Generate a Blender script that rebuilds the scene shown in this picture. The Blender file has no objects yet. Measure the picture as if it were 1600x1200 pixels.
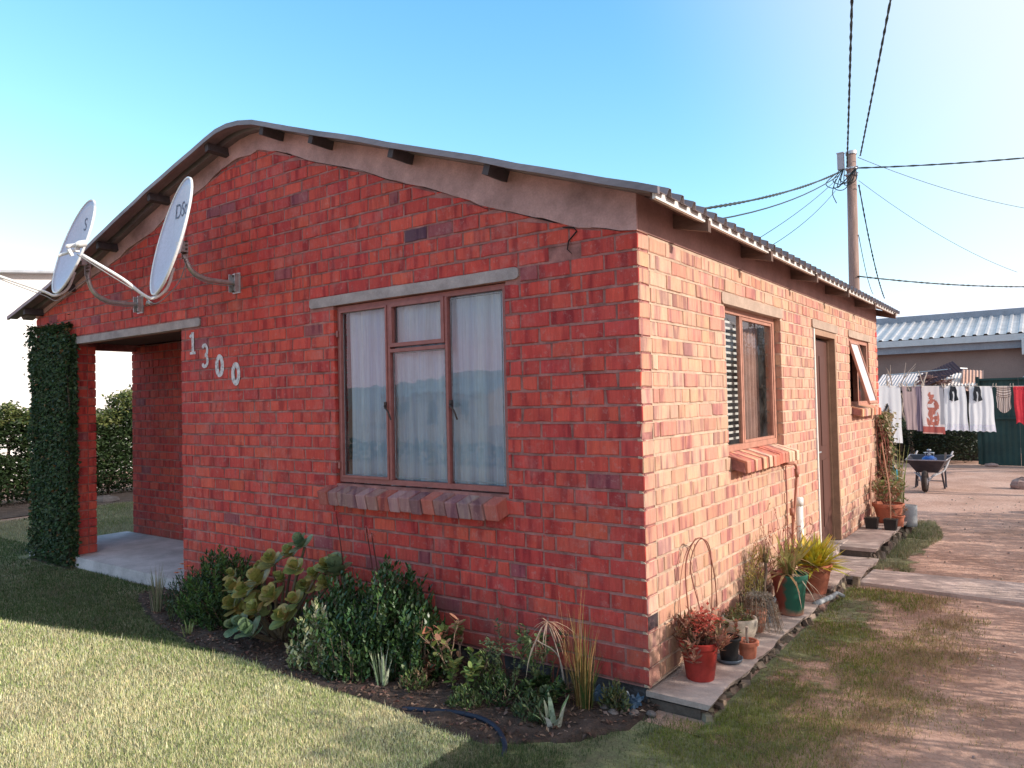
import bpy, math, random
import numpy as np
from mathutils import Vector, Matrix
random.seed(7); rng = np.random.default_rng(7)
R = math.radians
scn = bpy.context.scene
COL = scn.collection
V = Vector
GZ = -0.12          # ground level; z = 0 is the foot of the brickwork

# ------------------------------------------------------------------ materials
MATS = {}
def nt(name):
    m = bpy.data.materials.new(name); m.use_nodes = True
    t = m.node_tree; t.nodes.clear(); MATS[name] = m
    return m, t, t.nodes, t.links
def N(t, typ, **kw):
    n = t.nodes.new(typ)
    for k, v in kw.items(): setattr(n, k, v)
    return n
def noise(t, vec, scale, detail=4, rough=.6, dist=0):
    n = N(t, 'ShaderNodeTexNoise'); n.inputs['Scale'].default_value = scale
    n.inputs['Detail'].default_value = detail; n.inputs['Roughness'].default_value = rough
    n.inputs['Distortion'].default_value = dist
    t.links.new(vec, n.inputs['Vector']); return n.outputs['Fac']
def ramp(t, fac, stops):
    r = N(t, 'ShaderNodeValToRGB'); e = r.color_ramp.elements
    while len(e) < len(stops): e.new(.5)
    for i, (p, c) in enumerate(stops):
        e[i].position = p; e[i].color = (c[0], c[1], c[2], 1) if not isinstance(c, (int, float)) else (c, c, c, 1)
    t.links.new(fac, r.inputs['Fac']); return r.outputs['Color']
def mixc(t, a, b, fac=1.0, mode='MIX'):
    m = N(t, 'ShaderNodeMix', data_type='RGBA', blend_type=mode)
    if isinstance(fac, (int, float)): m.inputs[0].default_value = fac
    else: t.links.new(fac, m.inputs[0])
    for i, x in ((6, a), (7, b)):
        if isinstance(x, tuple): m.inputs[i].default_value = (*x[:3], 1)
        else: t.links.new(x, m.inputs[i])
    return m.outputs[2]
def bumpn(t, h, strength, dist=.01):
    b = N(t, 'ShaderNodeBump'); b.inputs['Strength'].default_value = strength
    b.inputs['Distance'].default_value = dist; t.links.new(h, b.inputs['Height']); return b.outputs['Normal']
def M(name, col, rough=.85, var=.25, scale=6, bump=.3, bscale=60, bdist=.004, metal=0, attr=False, stretch=(1,1,1), col2=None, lo=.35, hi=.65, spec=.4, trans=0, coat=0):
    if name in MATS: return MATS[name]
    m, t, n, l = nt(name)
    tc = N(t, 'ShaderNodeTexCoord'); mp = N(t, 'ShaderNodeMapping'); mp.inputs['Scale'].default_value = stretch
    l.new(tc.outputs['Object'], mp.inputs['Vector']); vec = mp.outputs['Vector']
    n1 = noise(t, vec, scale, 6, .65)
    c2 = col2 if col2 else tuple(c*(1-var) for c in col)
    c1 = tuple(min(1, c*(1+var*.5)) for c in col) if not col2 else col
    base = ramp(t, n1, [(lo, c2), (hi, c1)])
    n3 = noise(t, vec, bscale*1.7, 3)
    base = mixc(t, base, ramp(t, n3, [(.3, .78), (.7, 1.0)]), .8, 'MULTIPLY')
    if attr:
        a = N(t, 'ShaderNodeAttribute'); a.attribute_name = 'Col'
        base = mixc(t, base, a.outputs['Color'], 1.0, 'MULTIPLY')
    p = N(t, 'ShaderNodeBsdfPrincipled'); p.inputs['Roughness'].default_value = rough
    p.inputs['Metallic'].default_value = metal; p.inputs['Specular IOR Level'].default_value = spec
    if coat: p.inputs['Coat Weight'].default_value = coat
    l.new(base, p.inputs['Base Color'])
    if bump: l.new(bumpn(t, noise(t, vec, bscale, 5), bump, bdist), p.inputs['Normal'])
    o = N(t, 'ShaderNodeOutputMaterial'); sh = p.outputs[0]
    if trans:
        tr = N(t, 'ShaderNodeBsdfTranslucent'); l.new(base, tr.inputs['Color'])
        mx = N(t, 'ShaderNodeMixShader'); mx.inputs[0].default_value = trans
        l.new(sh, mx.inputs[1]); l.new(tr.outputs[0], mx.inputs[2]); sh = mx.outputs[0]
    l.new(sh, o.inputs['Surface']); return m
def leafmat(name, rough=.5, trans=.3, spec=.4):
    m, t, n, l = nt(name)
    a = N(t, 'ShaderNodeAttribute'); a.attribute_name = 'Col'
    tc = N(t, 'ShaderNodeTexCoord')
    base = mixc(t, a.outputs['Color'], ramp(t, noise(t, tc.outputs['Object'], 45, 3), [(.3, .65), (.7, 1.15)]), 1, 'MULTIPLY')
    p = N(t, 'ShaderNodeBsdfPrincipled'); p.inputs['Roughness'].default_value = rough
    p.inputs['Specular IOR Level'].default_value = spec
    l.new(base, p.inputs['Base Color'])
    tr = N(t, 'ShaderNodeBsdfTranslucent'); l.new(base, tr.inputs['Color'])
    mx = N(t, 'ShaderNodeMixShader'); mx.inputs[0].default_value = trans
    l.new(p.outputs[0], mx.inputs[1]); l.new(tr.outputs[0], mx.inputs[2])
    o = N(t, 'ShaderNodeOutputMaterial'); l.new(mx.outputs[0], o.inputs['Surface']); return m

def brick_material():
    m, t, n, l = nt('flashed_brick')
    tc = N(t, 'ShaderNodeTexCoord'); a = N(t, 'ShaderNodeAttribute'); a.attribute_name = 'Col'
    sep = N(t, 'ShaderNodeSeparateXYZ'); l.new(tc.outputs['Object'], sep.inputs[0])
    add = N(t, 'ShaderNodeMath', operation='ADD'); l.new(sep.outputs['X'], add.inputs[0]); l.new(sep.outputs['Y'], add.inputs[1])
    mul = N(t, 'ShaderNodeMath', operation='MULTIPLY'); l.new(a.outputs['Alpha'], mul.inputs[0]); mul.inputs[1].default_value = 73.0
    zz = N(t, 'ShaderNodeMath', operation='MULTIPLY'); l.new(sep.outputs['Z'], zz.inputs[0]); zz.inputs[1].default_value = .16
    cb = N(t, 'ShaderNodeCombineXYZ'); l.new(add.outputs[0], cb.inputs[0]); l.new(mul.outputs[0], cb.inputs[1]); l.new(zz.outputs[0], cb.inputs[2])
    bands = noise(t, cb.outputs[0], 14, 2, .5)
    fine = noise(t, cb.outputs[0], 60, 3, .7)
    c = mixc(t, a.outputs['Color'], ramp(t, bands, [(.35, (.62, .53, .66)), (.41, (.80, .72, .82)), (.48, (.98, .97, .98)), (.66, (1.05, 1.12, 1.08))]), 1.0, 'MULTIPLY')
    c = mixc(t, c, ramp(t, fine, [(.3, .80), (.7, 1.12)]), .8, 'MULTIPLY')
    c = mixc(t, c, ramp(t, noise(t, tc.outputs['Object'], 190, 3, .7), [(.28, .38), (.37, 1.0)]), .8, 'MULTIPLY')
    # lime and dust bloom, and old mortar smears
    c = mixc(t, c, (.50, .25, .23), ramp(t, noise(t, tc.outputs['Object'], 4, 8, .78), [(.52, 0), (.80, .6)]))
    c = mixc(t, c, (.52, .31, .28), ramp(t, noise(t, tc.outputs['Object'], 22, 7, .8), [(.55, 0), (.74, .65)]))
    # soil splashed up from the ground
    zr = N(t, 'ShaderNodeMapRange'); zr.inputs[1].default_value = .38; zr.inputs[2].default_value = -.02; l.new(sep.outputs['Z'], zr.inputs[0])
    zm = N(t, 'ShaderNodeMath', operation='MULTIPLY'); l.new(zr.outputs[0], zm.inputs[0]); l.new(ramp(t, noise(t, tc.outputs['Object'], 7, 6, .75), [(.35, 0), (.7, .8)]), zm.inputs[1])
    c = mixc(t, c, (.20, .12, .095), zm.outputs[0])
    p = N(t, 'ShaderNodeBsdfPrincipled'); p.inputs['Roughness'].default_value = .82; p.inputs['Specular IOR Level'].default_value = .25
    l.new(c, p.inputs['Base Color'])
    l.new(bumpn(t, noise(t, tc.outputs['Object'], 90, 6, .7), .55, .006), p.inputs['Normal'])
    o = N(t, 'ShaderNodeOutputMaterial'); l.new(p.outputs[0], o.inputs['Surface']); return m

def glass_material(name, ior=1.55, tint=(.98, 1, 1), dirt=.05):
    m, t, n, l = nt(name)
    fr = N(t, 'ShaderNodeFresnel'); fr.inputs['IOR'].default_value = ior
    tr = N(t, 'ShaderNodeBsdfTransparent'); tr.inputs['Color'].default_value = (*tint, 1)
    gl = N(t, 'ShaderNodeBsdfGlossy'); gl.inputs['Roughness'].default_value = .01
    tc = N(t, 'ShaderNodeTexCoord')
    l.new(bumpn(t, noise(t, tc.outputs['Object'], 3, 2), .06, .02), gl.inputs['Normal'])
    df = N(t, 'ShaderNodeBsdfDiffuse'); df.inputs['Color'].default_value = (.5, .5, .48, 1)
    mx = N(t, 'ShaderNodeMixShader'); l.new(fr.outputs[0], mx.inputs[0]); l.new(tr.outputs[0], mx.inputs[1]); l.new(gl.outputs[0], mx.inputs[2])
    m2 = N(t, 'ShaderNodeMixShader'); l.new(ramp(t, noise(t, tc.outputs['Object'], 4, 6, .7), [(.4, 0), (.8, dirt*2)]), m2.inputs[0])
    l.new(mx.outputs[0], m2.inputs[1]); l.new(df.outputs[0], m2.inputs[2])
    o = N(t, 'ShaderNodeOutputMaterial'); l.new(m2.outputs[0], o.inputs['Surface']); return m

BR = brick_material()
MORT = M('mortar', (.40, .175, .155), .95, .42, 9, .6, 140, .004)
PLAST = M('gable_plaster', (.62, .37, .34), .92, .48, 3.0, .5, 45, .01, lo=.3, hi=.72)
BAND = M('painted_band', (.42, .23, .20), .8, .2, 3, .3, 30, .006)
CONC = M('lintel_concrete', (.44, .36, .35), .9, .25, 7, .5, 70, .005)
LCREAM = M('pale_lintel', (.50, .37, .29), .9, .2, 7, .4, 70, .004)
SLABM = M('slab_concrete', (.56, .44, .39), .92, .38, 3.5, .6, 55, .008, lo=.3, hi=.7)
SLABG = M('porch_concrete', (.58, .53, .55), .9, .3, 2.5, .5, 40, .008)
FOUND = M('foundation_concrete', (.12, .11, .12), .95, .4, 8, 1, 30, .02)
TERR = M('frame_terracotta_paint', (.36, .125, .11), .55, .2, 14, .25, 90, .002)
TERR2 = M('frame_pink_paint', (.50, .24, .17), .6, .2, 14, .25, 90, .002)
TAN = M('jamb_tan_paint', (.42, .25, .16), .6, .15, 10, .2, 50, .002)
DOORM = M('door_brown', (.12, .05, .038), .5, .2, 4, .3, 30, .002, stretch=(1,1,.1))
ROOFM = M('weathered_sheet_metal', (.26, .215, .225), .5, .3, 4, .15, 25, .004, metal=.35, stretch=(.3,2,1))
WHITE = M('white_paint', (.86, .84, .80), .5, .08, 8, .2, 60, .002)
WOOD = M('eaves_timber', (.17, .105, .085), .8, .35, 6, .5, 50, .004, stretch=(.4,3,3))
DKWOOD = M('purlin_timber', (.085, .07, .075), .8, .3, 8, .5, 50, .004)
GALV = M('galvanised_steel', (.55, .56, .58), .42, .2, 20, .15, 60, .002, metal=.6)
DARKM = M('black_plastic', (.02, .02, .022), .45, .3, 12, .15, 60, .002)
GREYB = M('blue_grey_plastic', (.10, .13, .17), .5, .3, 12, .15, 60, .002)
REDP = M('red_plastic', (.40, .04, .032), .42, .2, 9, .12, 40, .002)
TPOT = M('terracotta', (.52, .17, .10), .8, .25, 9, .3, 70, .003)
TPOT2 = M('pale_terracotta', (.55, .24, .16), .8, .25, 9, .3, 70, .003)
CREAM = M('weathered_cement_pot', (.55, .47, .38), .9, .35, 12, .6, 70, .005)
MORTS = M('side_mortar', (.60, .43, .32), .95, .25, 9, .6, 140, .004)  # same mortar lightened for the side wall, sun wash-out put into colour
SOILM = M('potting_soil', (.06, .04, .03), .95, .4, 25, .9, 90, .01)
DISHM = M('dish_enamel', (.58, .54, .66), .4, .06, 4, .05, 30, .001)
DISHR = M('dish_rim', (.85, .85, .86), .4, .06, 4, .05, 30, .001)
LOGO = M('faded_grey_print', (.33, .36, .48), .5, .2, 30, 0)
STENCIL = M('sprayed_white', (.60, .54, .55), .8, .55, 30, .3, 90, .003, lo=.3, hi=.55)
CLOTH = M('cloth', (1, 1, 1), .9, .03, 10, .2, 120, .002, attr=True, trans=.45)
CURT = M('net_curtain_cloth', (.86, .94, 1.0), .9, .05, 11, .2, 60, .003, trans=.1, stretch=(1,1,.03), col2=(.56,.66,.84), lo=.34, hi=.64)  # vertical streaks for doubled gathers also paint in the fold shading
LEAF = leafmat('leaf'); LEAFW = leafmat('waxy_leaf', .38, .15, .5); GRASSM = leafmat('grass_blade', .6, .35, .2)
BARK = M('bark', (.20, .14, .105), .95, .4, 14, .8, 50, .01, stretch=(1,1,.3))
BARKP = M('pale_bark', (.45, .36, .30), .95, .3, 14, .6, 50, .01, stretch=(1,1,.3))
POLEM = M('creosoted_pole', (.36, .24, .20), .85, .35, 7, .5, 50, .006, stretch=(3,3,.25))
CABLE = M('black_cable', (.02, .035, .035), .6, .2, 30, .1, 60, .002)
GLASS = glass_material('window_glass', 1.75)
GLASS2 = glass_material('side_window_glass', 1.8)
ROOM = M('room_paint', (.22, .19, .17), .9, .2, 3, .1, 30, .002)
STONE = M('field_stone', (.42, .36, .32), .9, .35, 10, .8, 40, .01)
ATTR = M('painted_surface', (1, 1, 1), .75, .2, 9, .3, 60, .003, attr=True)
BLUE = M('blue_enamel', (.03, .12, .42), .35, .25, 10, .1, 50, .002)
CYAN = M('cyan_plastic', (.02, .35, .55), .35, .2, 10, .1, 50, .002)
RUBBER = M('rubber', (.05, .035, .03), .85, .3, 20, .4, 60, .003)
GREENF = M('dark_green_sheet', (.018, .06, .055), .6, .3, 3, .2, 30, .004)
NBWALL = M('grey_brown_render', (.30, .225, .20), .9, .15, 1.2, .3, 20, .01)
NBROOF = M('galvanised_roofing', (.60, .60, .62), .38, .2, 2.5, .1, 20, .004, metal=.5)
NBTRIM = M('blue_grey_trim', (.30, .33, .38), .5, .15, 3, .1, 20, .004)
NBWHITE = M('limewashed_wall', (.88, .87, .85), .9, .05, 2, .2, 20, .004)

# ------------------------------------------------------------------ mesh builder
class MB:
    def __init__(s): s.v = []; s.f = []; s.c = []; s.m = []
    def poly(s, pts, col=None, mi=0):
        i = len(s.v); s.v += [tuple(p) for p in pts]; s.f.append(tuple(range(i, i+len(pts)))); s.c.append(col); s.m.append(mi)
    def mesh(s, vs, fs, col=None, mi=0):
        i = len(s.v); s.v += [tuple(p) for p in vs]
        for f in fs: s.f.append(tuple(i+k for k in f)); s.c.append(col); s.m.append(mi)
    def hexa(s, p, col=None, mi=0):
        s.mesh(p, [(0,3,2,1),(4,5,6,7),(0,1,5,4),(1,2,6,5),(2,3,7,6),(3,0,4,7)], col, mi)
    def box(s, c, size, rot=None, col=None, taper=1.0, mi=0):
        hx, hy, hz = size[0]/2, size[1]/2, size[2]/2; c = V(c); P = []
        for z, k in ((-hz, 1), (hz, taper)):
            for x, y in ((-hx,-hy),(hx,-hy),(hx,hy),(-hx,hy)):
                q = V((x*k, y*k, z)); P.append(c + (rot @ q if rot else q))
        s.hexa(P, col, mi)
    def tube(s, pts, r, seg=8, col=None, cap=True, mi=0):
        pts = [V(p) for p in pts]; n = len(pts); rs = r if isinstance(r, (list, tuple)) else [r]*n
        ref = V((0,0,1)); i0 = len(s.v)
        d0 = (pts[1]-pts[0]).normalized()
        if abs(d0.z) > .9: ref = V((1,0,0))
        a = d0.cross(ref).normalized()
        for i, p in enumerate(pts):
            d = (pts[min(i+1,n-1)]-pts[max(i-1,0)]).normalized()
            a = (a - d*a.dot(d)).normalized(); b = d.cross(a)
            for k in range(seg):
                t = 2*math.pi*k/seg; s.v.append(tuple(p + (a*math.cos(t)+b*math.sin(t))*rs[i]))
        for i in range(n-1):
            for k in range(seg):
                k2 = (k+1) % seg
                s.f.append((i0+i*seg+k, i0+i*seg+k2, i0+(i+1)*seg+k2, i0+(i+1)*seg+k)); s.c.append(col); s.m.append(mi)
        if cap:
            s.f.append(tuple(i0+k for k in reversed(range(seg)))); s.c.append(col); s.m.append(mi)
            s.f.append(tuple(i0+(n-1)*seg+k for k in range(seg))); s.c.append(col); s.m.append(mi)
    def lathe(s, prof, c=(0,0,0), seg=28, col=None, rot=None, wob=0, mi=0):
        c = V(c); i0 = len(s.v); n = len(prof)
        for r, z in prof:
            for k in range(seg):
                t = 2*math.pi*k/seg; rr = r*(1+wob*math.sin(3*t+z*9)); q = V((rr*math.cos(t), rr*math.sin(t), z))
                s.v.append(tuple(c + (rot @ q if rot else q)))
        for i in range(n-1):
            for k in range(seg):
                k2 = (k+1) % seg
                s.f.append((i0+i*seg+k, i0+i*seg+k2, i0+(i+1)*seg+k2, i0+(i+1)*seg+k)); s.c.append(col); s.m.append(mi)
        s.f.append(tuple(i0+k for k in reversed(range(seg)))); s.c.append(col); s.m.append(mi)
        s.f.append(tuple(i0+(n-1)*seg+k for k in range(seg))); s.c.append(col); s.m.append(mi)
    def leaf(s, p, d, up, L, W, col, kind='lance', bend=.2, cup=.0):
        p = V(p); d = V(d).normalized(); side = d.cross(V(up))
        if side.length < 1e-3: side = d.cross(V((1,.3,.2)))
        side.normalize(); nrm = side.cross(d)
        if kind == 'tri':
            s.mesh([p-side*W*.5, p+side*W*.5, p+d*L-nrm*L*bend], [(0,1,2)], col); return
        if kind == 'quad':
            s.mesh([p, p+d*L*.45+side*W*.5+nrm*cup, p+d*L-nrm*L*bend, p+d*L*.45-side*W*.5+nrm*cup], [(0,1,2,3)], col); return
        prof = {'lance': [(0,.12),(.3,.9),(.6,.8),(.85,.4),(1,.03)], 'round': [(0,.22),(.2,.72),(.5,1.0),(.8,.86),(.95,.45),(1,.12)],
                'paddle': [(0,.2),(.3,.5),(.65,1),(.88,.8),(1,.25)], 'strap': [(0,.9),(.35,1),(.7,.7),(1,.05)]}[kind]
        vs = []
        for t, w in prof:
            q = p + d*L*t - nrm*L*bend*t*t; vs += [q-side*W*.5*w+nrm*cup*w*W, q, q+side*W*.5*w+nrm*cup*w*W]
        fs = []
        for i in range(len(prof)-1):
            a = i*3; fs += [(a,a+1,a+4,a+3),(a+1,a+2,a+5,a+4)]
        s.mesh(vs, fs, col)
    def build(s, name, mat, parent=None, smooth=False, origin=None):
        me = bpy.data.meshes.new(name)
        o = V(origin) if origin else (WL[parent.name] if parent else V((0,0,0)))
        va = np.array(s.v, dtype=np.float32).reshape(-1,3) - np.array(o, dtype=np.float32)
        tot = np.array([len(f) for f in s.f], dtype=np.int32)
        st = np.zeros(len(tot), dtype=np.int32); st[1:] = np.cumsum(tot)[:-1]
        li = np.fromiter((k for f in s.f for k in f), dtype=np.int32)
        me.vertices.add(len(va)); me.vertices.foreach_set('co', va.ravel())
        me.loops.add(len(li)); me.loops.foreach_set('vertex_index', li)
        me.polygons.add(len(tot)); me.polygons.foreach_set('loop_start', st); me.polygons.foreach_set('loop_total', tot)
        me.polygons.foreach_set('use_smooth', np.full(len(tot), bool(smooth)))
        mats = mat if isinstance(mat, (list, tuple)) else [mat]
        for mm in mats: me.materials.append(mm)
        if len(mats) > 1: me.polygons.foreach_set('material_index', np.array(s.m, dtype=np.int32))
        if any(c is not None for c in s.c):
            at = me.attributes.new('Col', 'FLOAT_COLOR', 'FACE')
            at.data.foreach_set('color', np.array([(c[0],c[1],c[2],c[3] if len(c)>3 else 1) if c else (1,1,1,1) for c in s.c], dtype=np.float32).ravel())
        me.update(); me.validate()
        ob = bpy.data.objects.new(name, me); COL.objects.link(ob)
        if parent:
            ob.parent = parent; WL[ob.name] = V(o)
        else:
            ob.location = o; WL[ob.name] = V(o)
        return ob
WL = {}
def tag(o, label=None, cat=None, group=None, kind=None):
    if label: o['label'] = label
    if cat: o['category'] = cat
    if group: o['group'] = group
    if kind: o['kind'] = kind
    return o
def thing(name, label, cat, loc, group=None):
    o = bpy.data.objects.new(name, None); COL.objects.link(o); o.location = loc; o.empty_display_size = .1
    WL[o.name] = V(loc); return tag(o, label, cat, group)
def rot(ax, a): return Matrix.Rotation(a, 3, ax)
def jc(c, v=.2, h=.06):
    k = 1+random.uniform(-v, v); return tuple(max(.003, x*k*(1+random.uniform(-h, h))) for x in c[:3])
def dirv(az, el): return V((math.cos(el)*math.cos(az), math.cos(el)*math.sin(az), math.sin(el)))
def U(a, b): return random.uniform(a, b)
def bez(pts, n=10):
    pts = [V(p) for p in pts]; out = []
    P = [pts[0]*2-pts[1]] + pts + [pts[-1]*2-pts[-2]]
    for i in range(1, len(P)-2):
        for k in range(n):
            t = k/n; a, b, c, d = P[i-1], P[i], P[i+1], P[i+2]
            out.append(.5*((2*b)+(c-a)*t+(2*a-5*b+4*c-d)*t*t+(3*b-a-3*c+d)*t**3))
    out.append(pts[-1]); return out
def dup(o, loc=None, rz=0, scale=None):
    c = o.copy(); COL.objects.link(c); WL[c.name] = V(loc) if loc else V(o.location)
    if loc: c.location = loc
    c.rotation_euler[2] += rz
    if scale: c.scale = (scale,)*3
    def rec(a, b):
        for ch in list(a.children):
            d = ch.copy(); COL.objects.link(d); d.parent = b; rec(ch, d)
    rec(o, c); return c

# ------------------------------------------------------------------ house
HX, HY = -8.15, 7.2
PL = [(-8.15,2.79),(-6.03,3.28),(-5.35,3.46),(-4.65,3.67),(-3.98,3.85),(-3.60,3.88),(-3.33,3.80),(-2.94,3.645),(-2.05,3.33),(-1.43,3.08),(-.94,2.88),(-.50,2.715),(0,2.605)]
RP = [(-8.36,2.83),(-7.2,3.10),(-6.1,3.45),(-5.05,3.765),(-4.26,3.965),(-4.02,4.03),(-3.86,4.062),(-3.70,4.072),(-3.53,4.057),(-3.33,4.01),(-3.13,3.943),(-2.5,3.725),(-1.82,3.49),(-1.23,3.29),(-.72,3.105),(-.27,2.955),(.13,2.81),(.245,2.768)]
def interp(P, x):
    if x <= P[0][0]: return P[0][1]
    for (a, b), (c, d) in zip(P, P[1:]):
        if x <= c: return b+(d-b)*(x-a)/(c-a)
    return P[-1][1]
roofz = lambda x: interp(RP, x)
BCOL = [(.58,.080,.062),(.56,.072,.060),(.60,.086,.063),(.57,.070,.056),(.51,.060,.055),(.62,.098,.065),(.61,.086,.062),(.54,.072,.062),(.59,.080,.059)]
SCOL = [(.60,.34,.235),(.60,.36,.25),(.59,.32,.22),(.59,.29,.21),(.61,.37,.25),(.58,.27,.20),(.61,.38,.27),(.60,.34,.23)]  # paler side-wall palette: sunlit wash-out painted into the brick colour
def one_brick(mb, PF, u0, u1, z0, z1l, z1r, depth, col, j=.0022, ends=None):
    w = random.gauss(0, .0016); ch = .0045
    J = lambda: U(-j, j)
    nseg = 3 if u1-u0 > .12 else 2
    o = [(u0+(u1-u0)*k/nseg+J(), z0+J()) for k in range(nseg+1)] + [(u1+(u0-u1)*k/nseg+J(), z1r+(z1l-z1r)*k/nseg+J()) for k in range(nseg+1)]
    if random.random() < .22:      # a chipped corner
        k = random.choice([0, nseg, nseg+1, 2*nseg+1]); cu, cz = (u0+u1)/2, (z0+z1l)/2; q = U(.04,.10)
        o[k] = (o[k][0]+(cu-o[k][0])*q, o[k][1]+(cz-o[k][1])*q*2)
    cu, cz = (u0+u1)/2, (z0+(z1l+z1r)/2)/2; m_ = len(o)
    i = [(u + max(-1, min(1, (cu-u)*30))*ch*U(.5,1.5), z + math.copysign(ch, cz-z)*U(.5,1.6)) for u, z in o]
    vs = [PF(u, w+U(-.0008,.0008), z) for u, z in i] + [PF(u, w-.004, z) for u, z in o] + [PF(u, -depth, z) for u, z in o]
    e = ends[1] if ends else col; er = ends and ends[0] == 1; el = ends and ends[0] == 0
    mb.mesh(vs[:m_], [tuple(range(m_))], col)
    for k in range(m_):
        k2 = (k+1) % m_; c = e if (er and k == nseg) or (el and k == m_-1) else col
        mb.mesh([vs[k], vs[m_+k], vs[m_+k2], vs[k2]], [(0,1,2,3)], c); mb.mesh([vs[m_+k], vs[2*m_+k], vs[2*m_+k2], vs[m_+k2]], [(0,1,2,3)], c)
def brick_panel(mb, PF, u0, u1, ztop, holes=(), jb=None, z0=0., s0=0, s1=0, special=None, colf=1.0, pal=BCOL):
    """s0/s1: at that end the panel alternates with its neighbour (corner bond) 0 none, 1 even courses full, 2 odd courses full"""
    c = .1; nz = int(math.ceil((max(ztop(u0+(u1-u0)*k/60) for k in range(61))-z0)/c))
    for i in range(nz):
        zb = z0+i*c+.0055; zt = z0+(i+1)*c-.0075; zm = (zb+zt)/2
        iv = [(u0, u1)]
        for (a, b, p, q) in holes:
            if p < zm < q:
                nv = []
                for (x, y) in iv:
                    if b <= x or a >= y: nv.append((x, y)); continue
                    if a > x: nv.append((x, a))
                    if b < y: nv.append((b, y))
                iv = nv
        for (x, y) in iv:
            if jb is not None:
                zj = z0+i*c; xs2 = [x+(y-x)*k/max(1,int((y-x)/.3)) for k in range(max(1,int((y-x)/.3))+1)]
                for xa, xb in zip(xs2, xs2[1:]):
                    if min(ztop(xa), ztop(xb)) < zj+.03: continue
                    ra, rb = -.021+U(-.003,.003), -.021+U(-.003,.003)
                    jb.hexa([PF(xa,.0005+U(-.002,.001),zj-.0105),PF(xb,.0005+U(-.002,.001),zj-.0105),PF(xb,-.034,zj-.0105),PF(xa,-.034,zj-.0105),PF(xa,ra,zj+.004),PF(xb,rb,zj+.004),PF(xb,-.034,zj+.004),PF(xa,-.034,zj+.004)])
            ends = [x, y]
            full1 = True
            if s1 and abs(y-u1) < 1e-6:
                full1 = (i % 2 == 0) == (s1 == 1)
                if not full1: ends[1] = y-.15
            if s0 and abs(x-u0) < 1e-6:
                full0 = (i % 2 == 0) == (s0 == 1)
                if not full0: ends[0] = x+.15
            # joints measured from the bonded corner
            ref = (u1 if s1 else u0) + (0 if i % 2 == 0 else .116)*(-1 if s1 else 1) + U(-.008, .008)
            if s1 and not (i % 2 == 0): ref = u1-.15
            if s0 and not (i % 2 == 0): ref = u0+.15
            k0 = math.floor((ends[0]-ref)/.232); js = [ends[0]]
            k = k0+1
            while ref+k*.232 < ends[1]-.03:
                q = ref+k*.232+U(-.006, .006)
                if q > js[-1]+.035: js.append(q)
                if random.random() < .07: js.append(q+U(.09,.13)) if q+.14 < ends[1]-.03 else None
                k += 1
            js.append(ends[1])
            for a, b in zip(js, js[1:]):
                aa = a + (.0068 if a != ends[0] or a > u0+.01 else 0); bb = b - (.0068 if b != ends[1] or b < u1-.01 else 0)
                if bb-aa < .02: continue
                la, lb = ztop(aa)-.012+U(-.012,.006), ztop(bb)-.012+U(-.012,.006)
                zl, zr = min(zt, la), min(zt, lb)
                if zl < zb+.012 and zr < zb+.012: continue
                zl = max(zl, zb+.006); zr = max(zr, zb+.006)
                base = random.choice(pal)
                if pal is BCOL and random.random() < .018: base = (.34,.085,.095)
                col = (*[x2*colf for x2 in jc(base, .09, .04)], random.random())
                if special:
                    sp = special(i, aa, bb)
                    if sp: col = (*sp, random.random())
                atc = a == ends[0] or b == ends[1]
                en = None
                if s1 and abs(bb-u1) < .02: en = (1, (*jc(random.choice(SCOL), .1), random.random()) if not (special and special(i, aa, bb)) else (.055,.04,.045,.5))  # corner brick ends switch between the sun-washed and shaded palettes
                if s0 and abs(aa-u0) < .02: en = (0, (*jc(random.choice(BCOL), .1), random.random()))
                one_brick(mb, PF, aa, bb, zb, zl, zr, .14 if atc else .06, col, ends=en)
def core(mb, PF, u0, u1, ztop, holes=(), z0=-.0, d0=.0055, d1=.135, brk=()):
    holes = [(h[0]-.012, h[1]+.012, h[2]-.012, h[3]) for h in holes]
    us = sorted(set([u0, u1] + [h[0] for h in holes] + [h[1] for h in holes] + [b for b in brk if u0 < b < u1]))
    for a, b in zip(us, us[1:]):
        m = (a+b)/2; segs = [[z0, None]]
        for (p, q, r, s) in sorted(holes, key=lambda h: h[2]):
            if p <= m <= q:
                last = segs.pop()
                if r > last[0]+.01: segs.append([last[0], r])
                segs.append([s, None])
        for zl, zh in segs:
            ta, tb = (zh, zh) if zh is not None else (ztop(a), ztop(b))
            mb.hexa([PF(a,-d0,zl), PF(b,-d0,zl), PF(b,-d1,zl), PF(a,-d1,zl), PF(a,-d0,ta), PF(b,-d0,tb), PF(b,-d1,tb), PF(a,-d1,ta)])

house = thing('brick_house', 'single storey red brick house with a low corrugated metal roof and corner porch', 'house', (-4.07, 3.6, 0))
FRONT = lambda u, w, z: V((u, -w, z))
SIDE = lambda u, w, z: V((w, u, z))
PBACK = lambda u, w, z: V((u, 1.16-w, z))
PRET = lambda u, w, z: V((-4.875-w, u, z))
PIER = lambda u, w, z: V((-7.13+w, u, z))
LEFTW = lambda u, w, z: V((HX-w, u, z))
BACKW = lambda u, w, z: V((u, HY+w, z))
HF = [(-2.64,-.97,1.04,2.42), (-7.13,-4.875,-.2,2.42)]
HS = [(1.39,2.74,1.20,2.32), (3.86,4.78,-.2,2.30), (5.47,6.62,1.48,2.32)]
wall = MB(); jf, jsd = MB(), MB()
def sp_front(i, a, b):
    if i == 3 and b > -.02: return (.045,.035,.045)
    if i == 28 and -1.75 < (a+b)/2 < -1.60: return (.13,.06,.085)
    if i == 22 and a < -6.8+.02 and b > -7.4 and a < -6.7: return None
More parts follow.
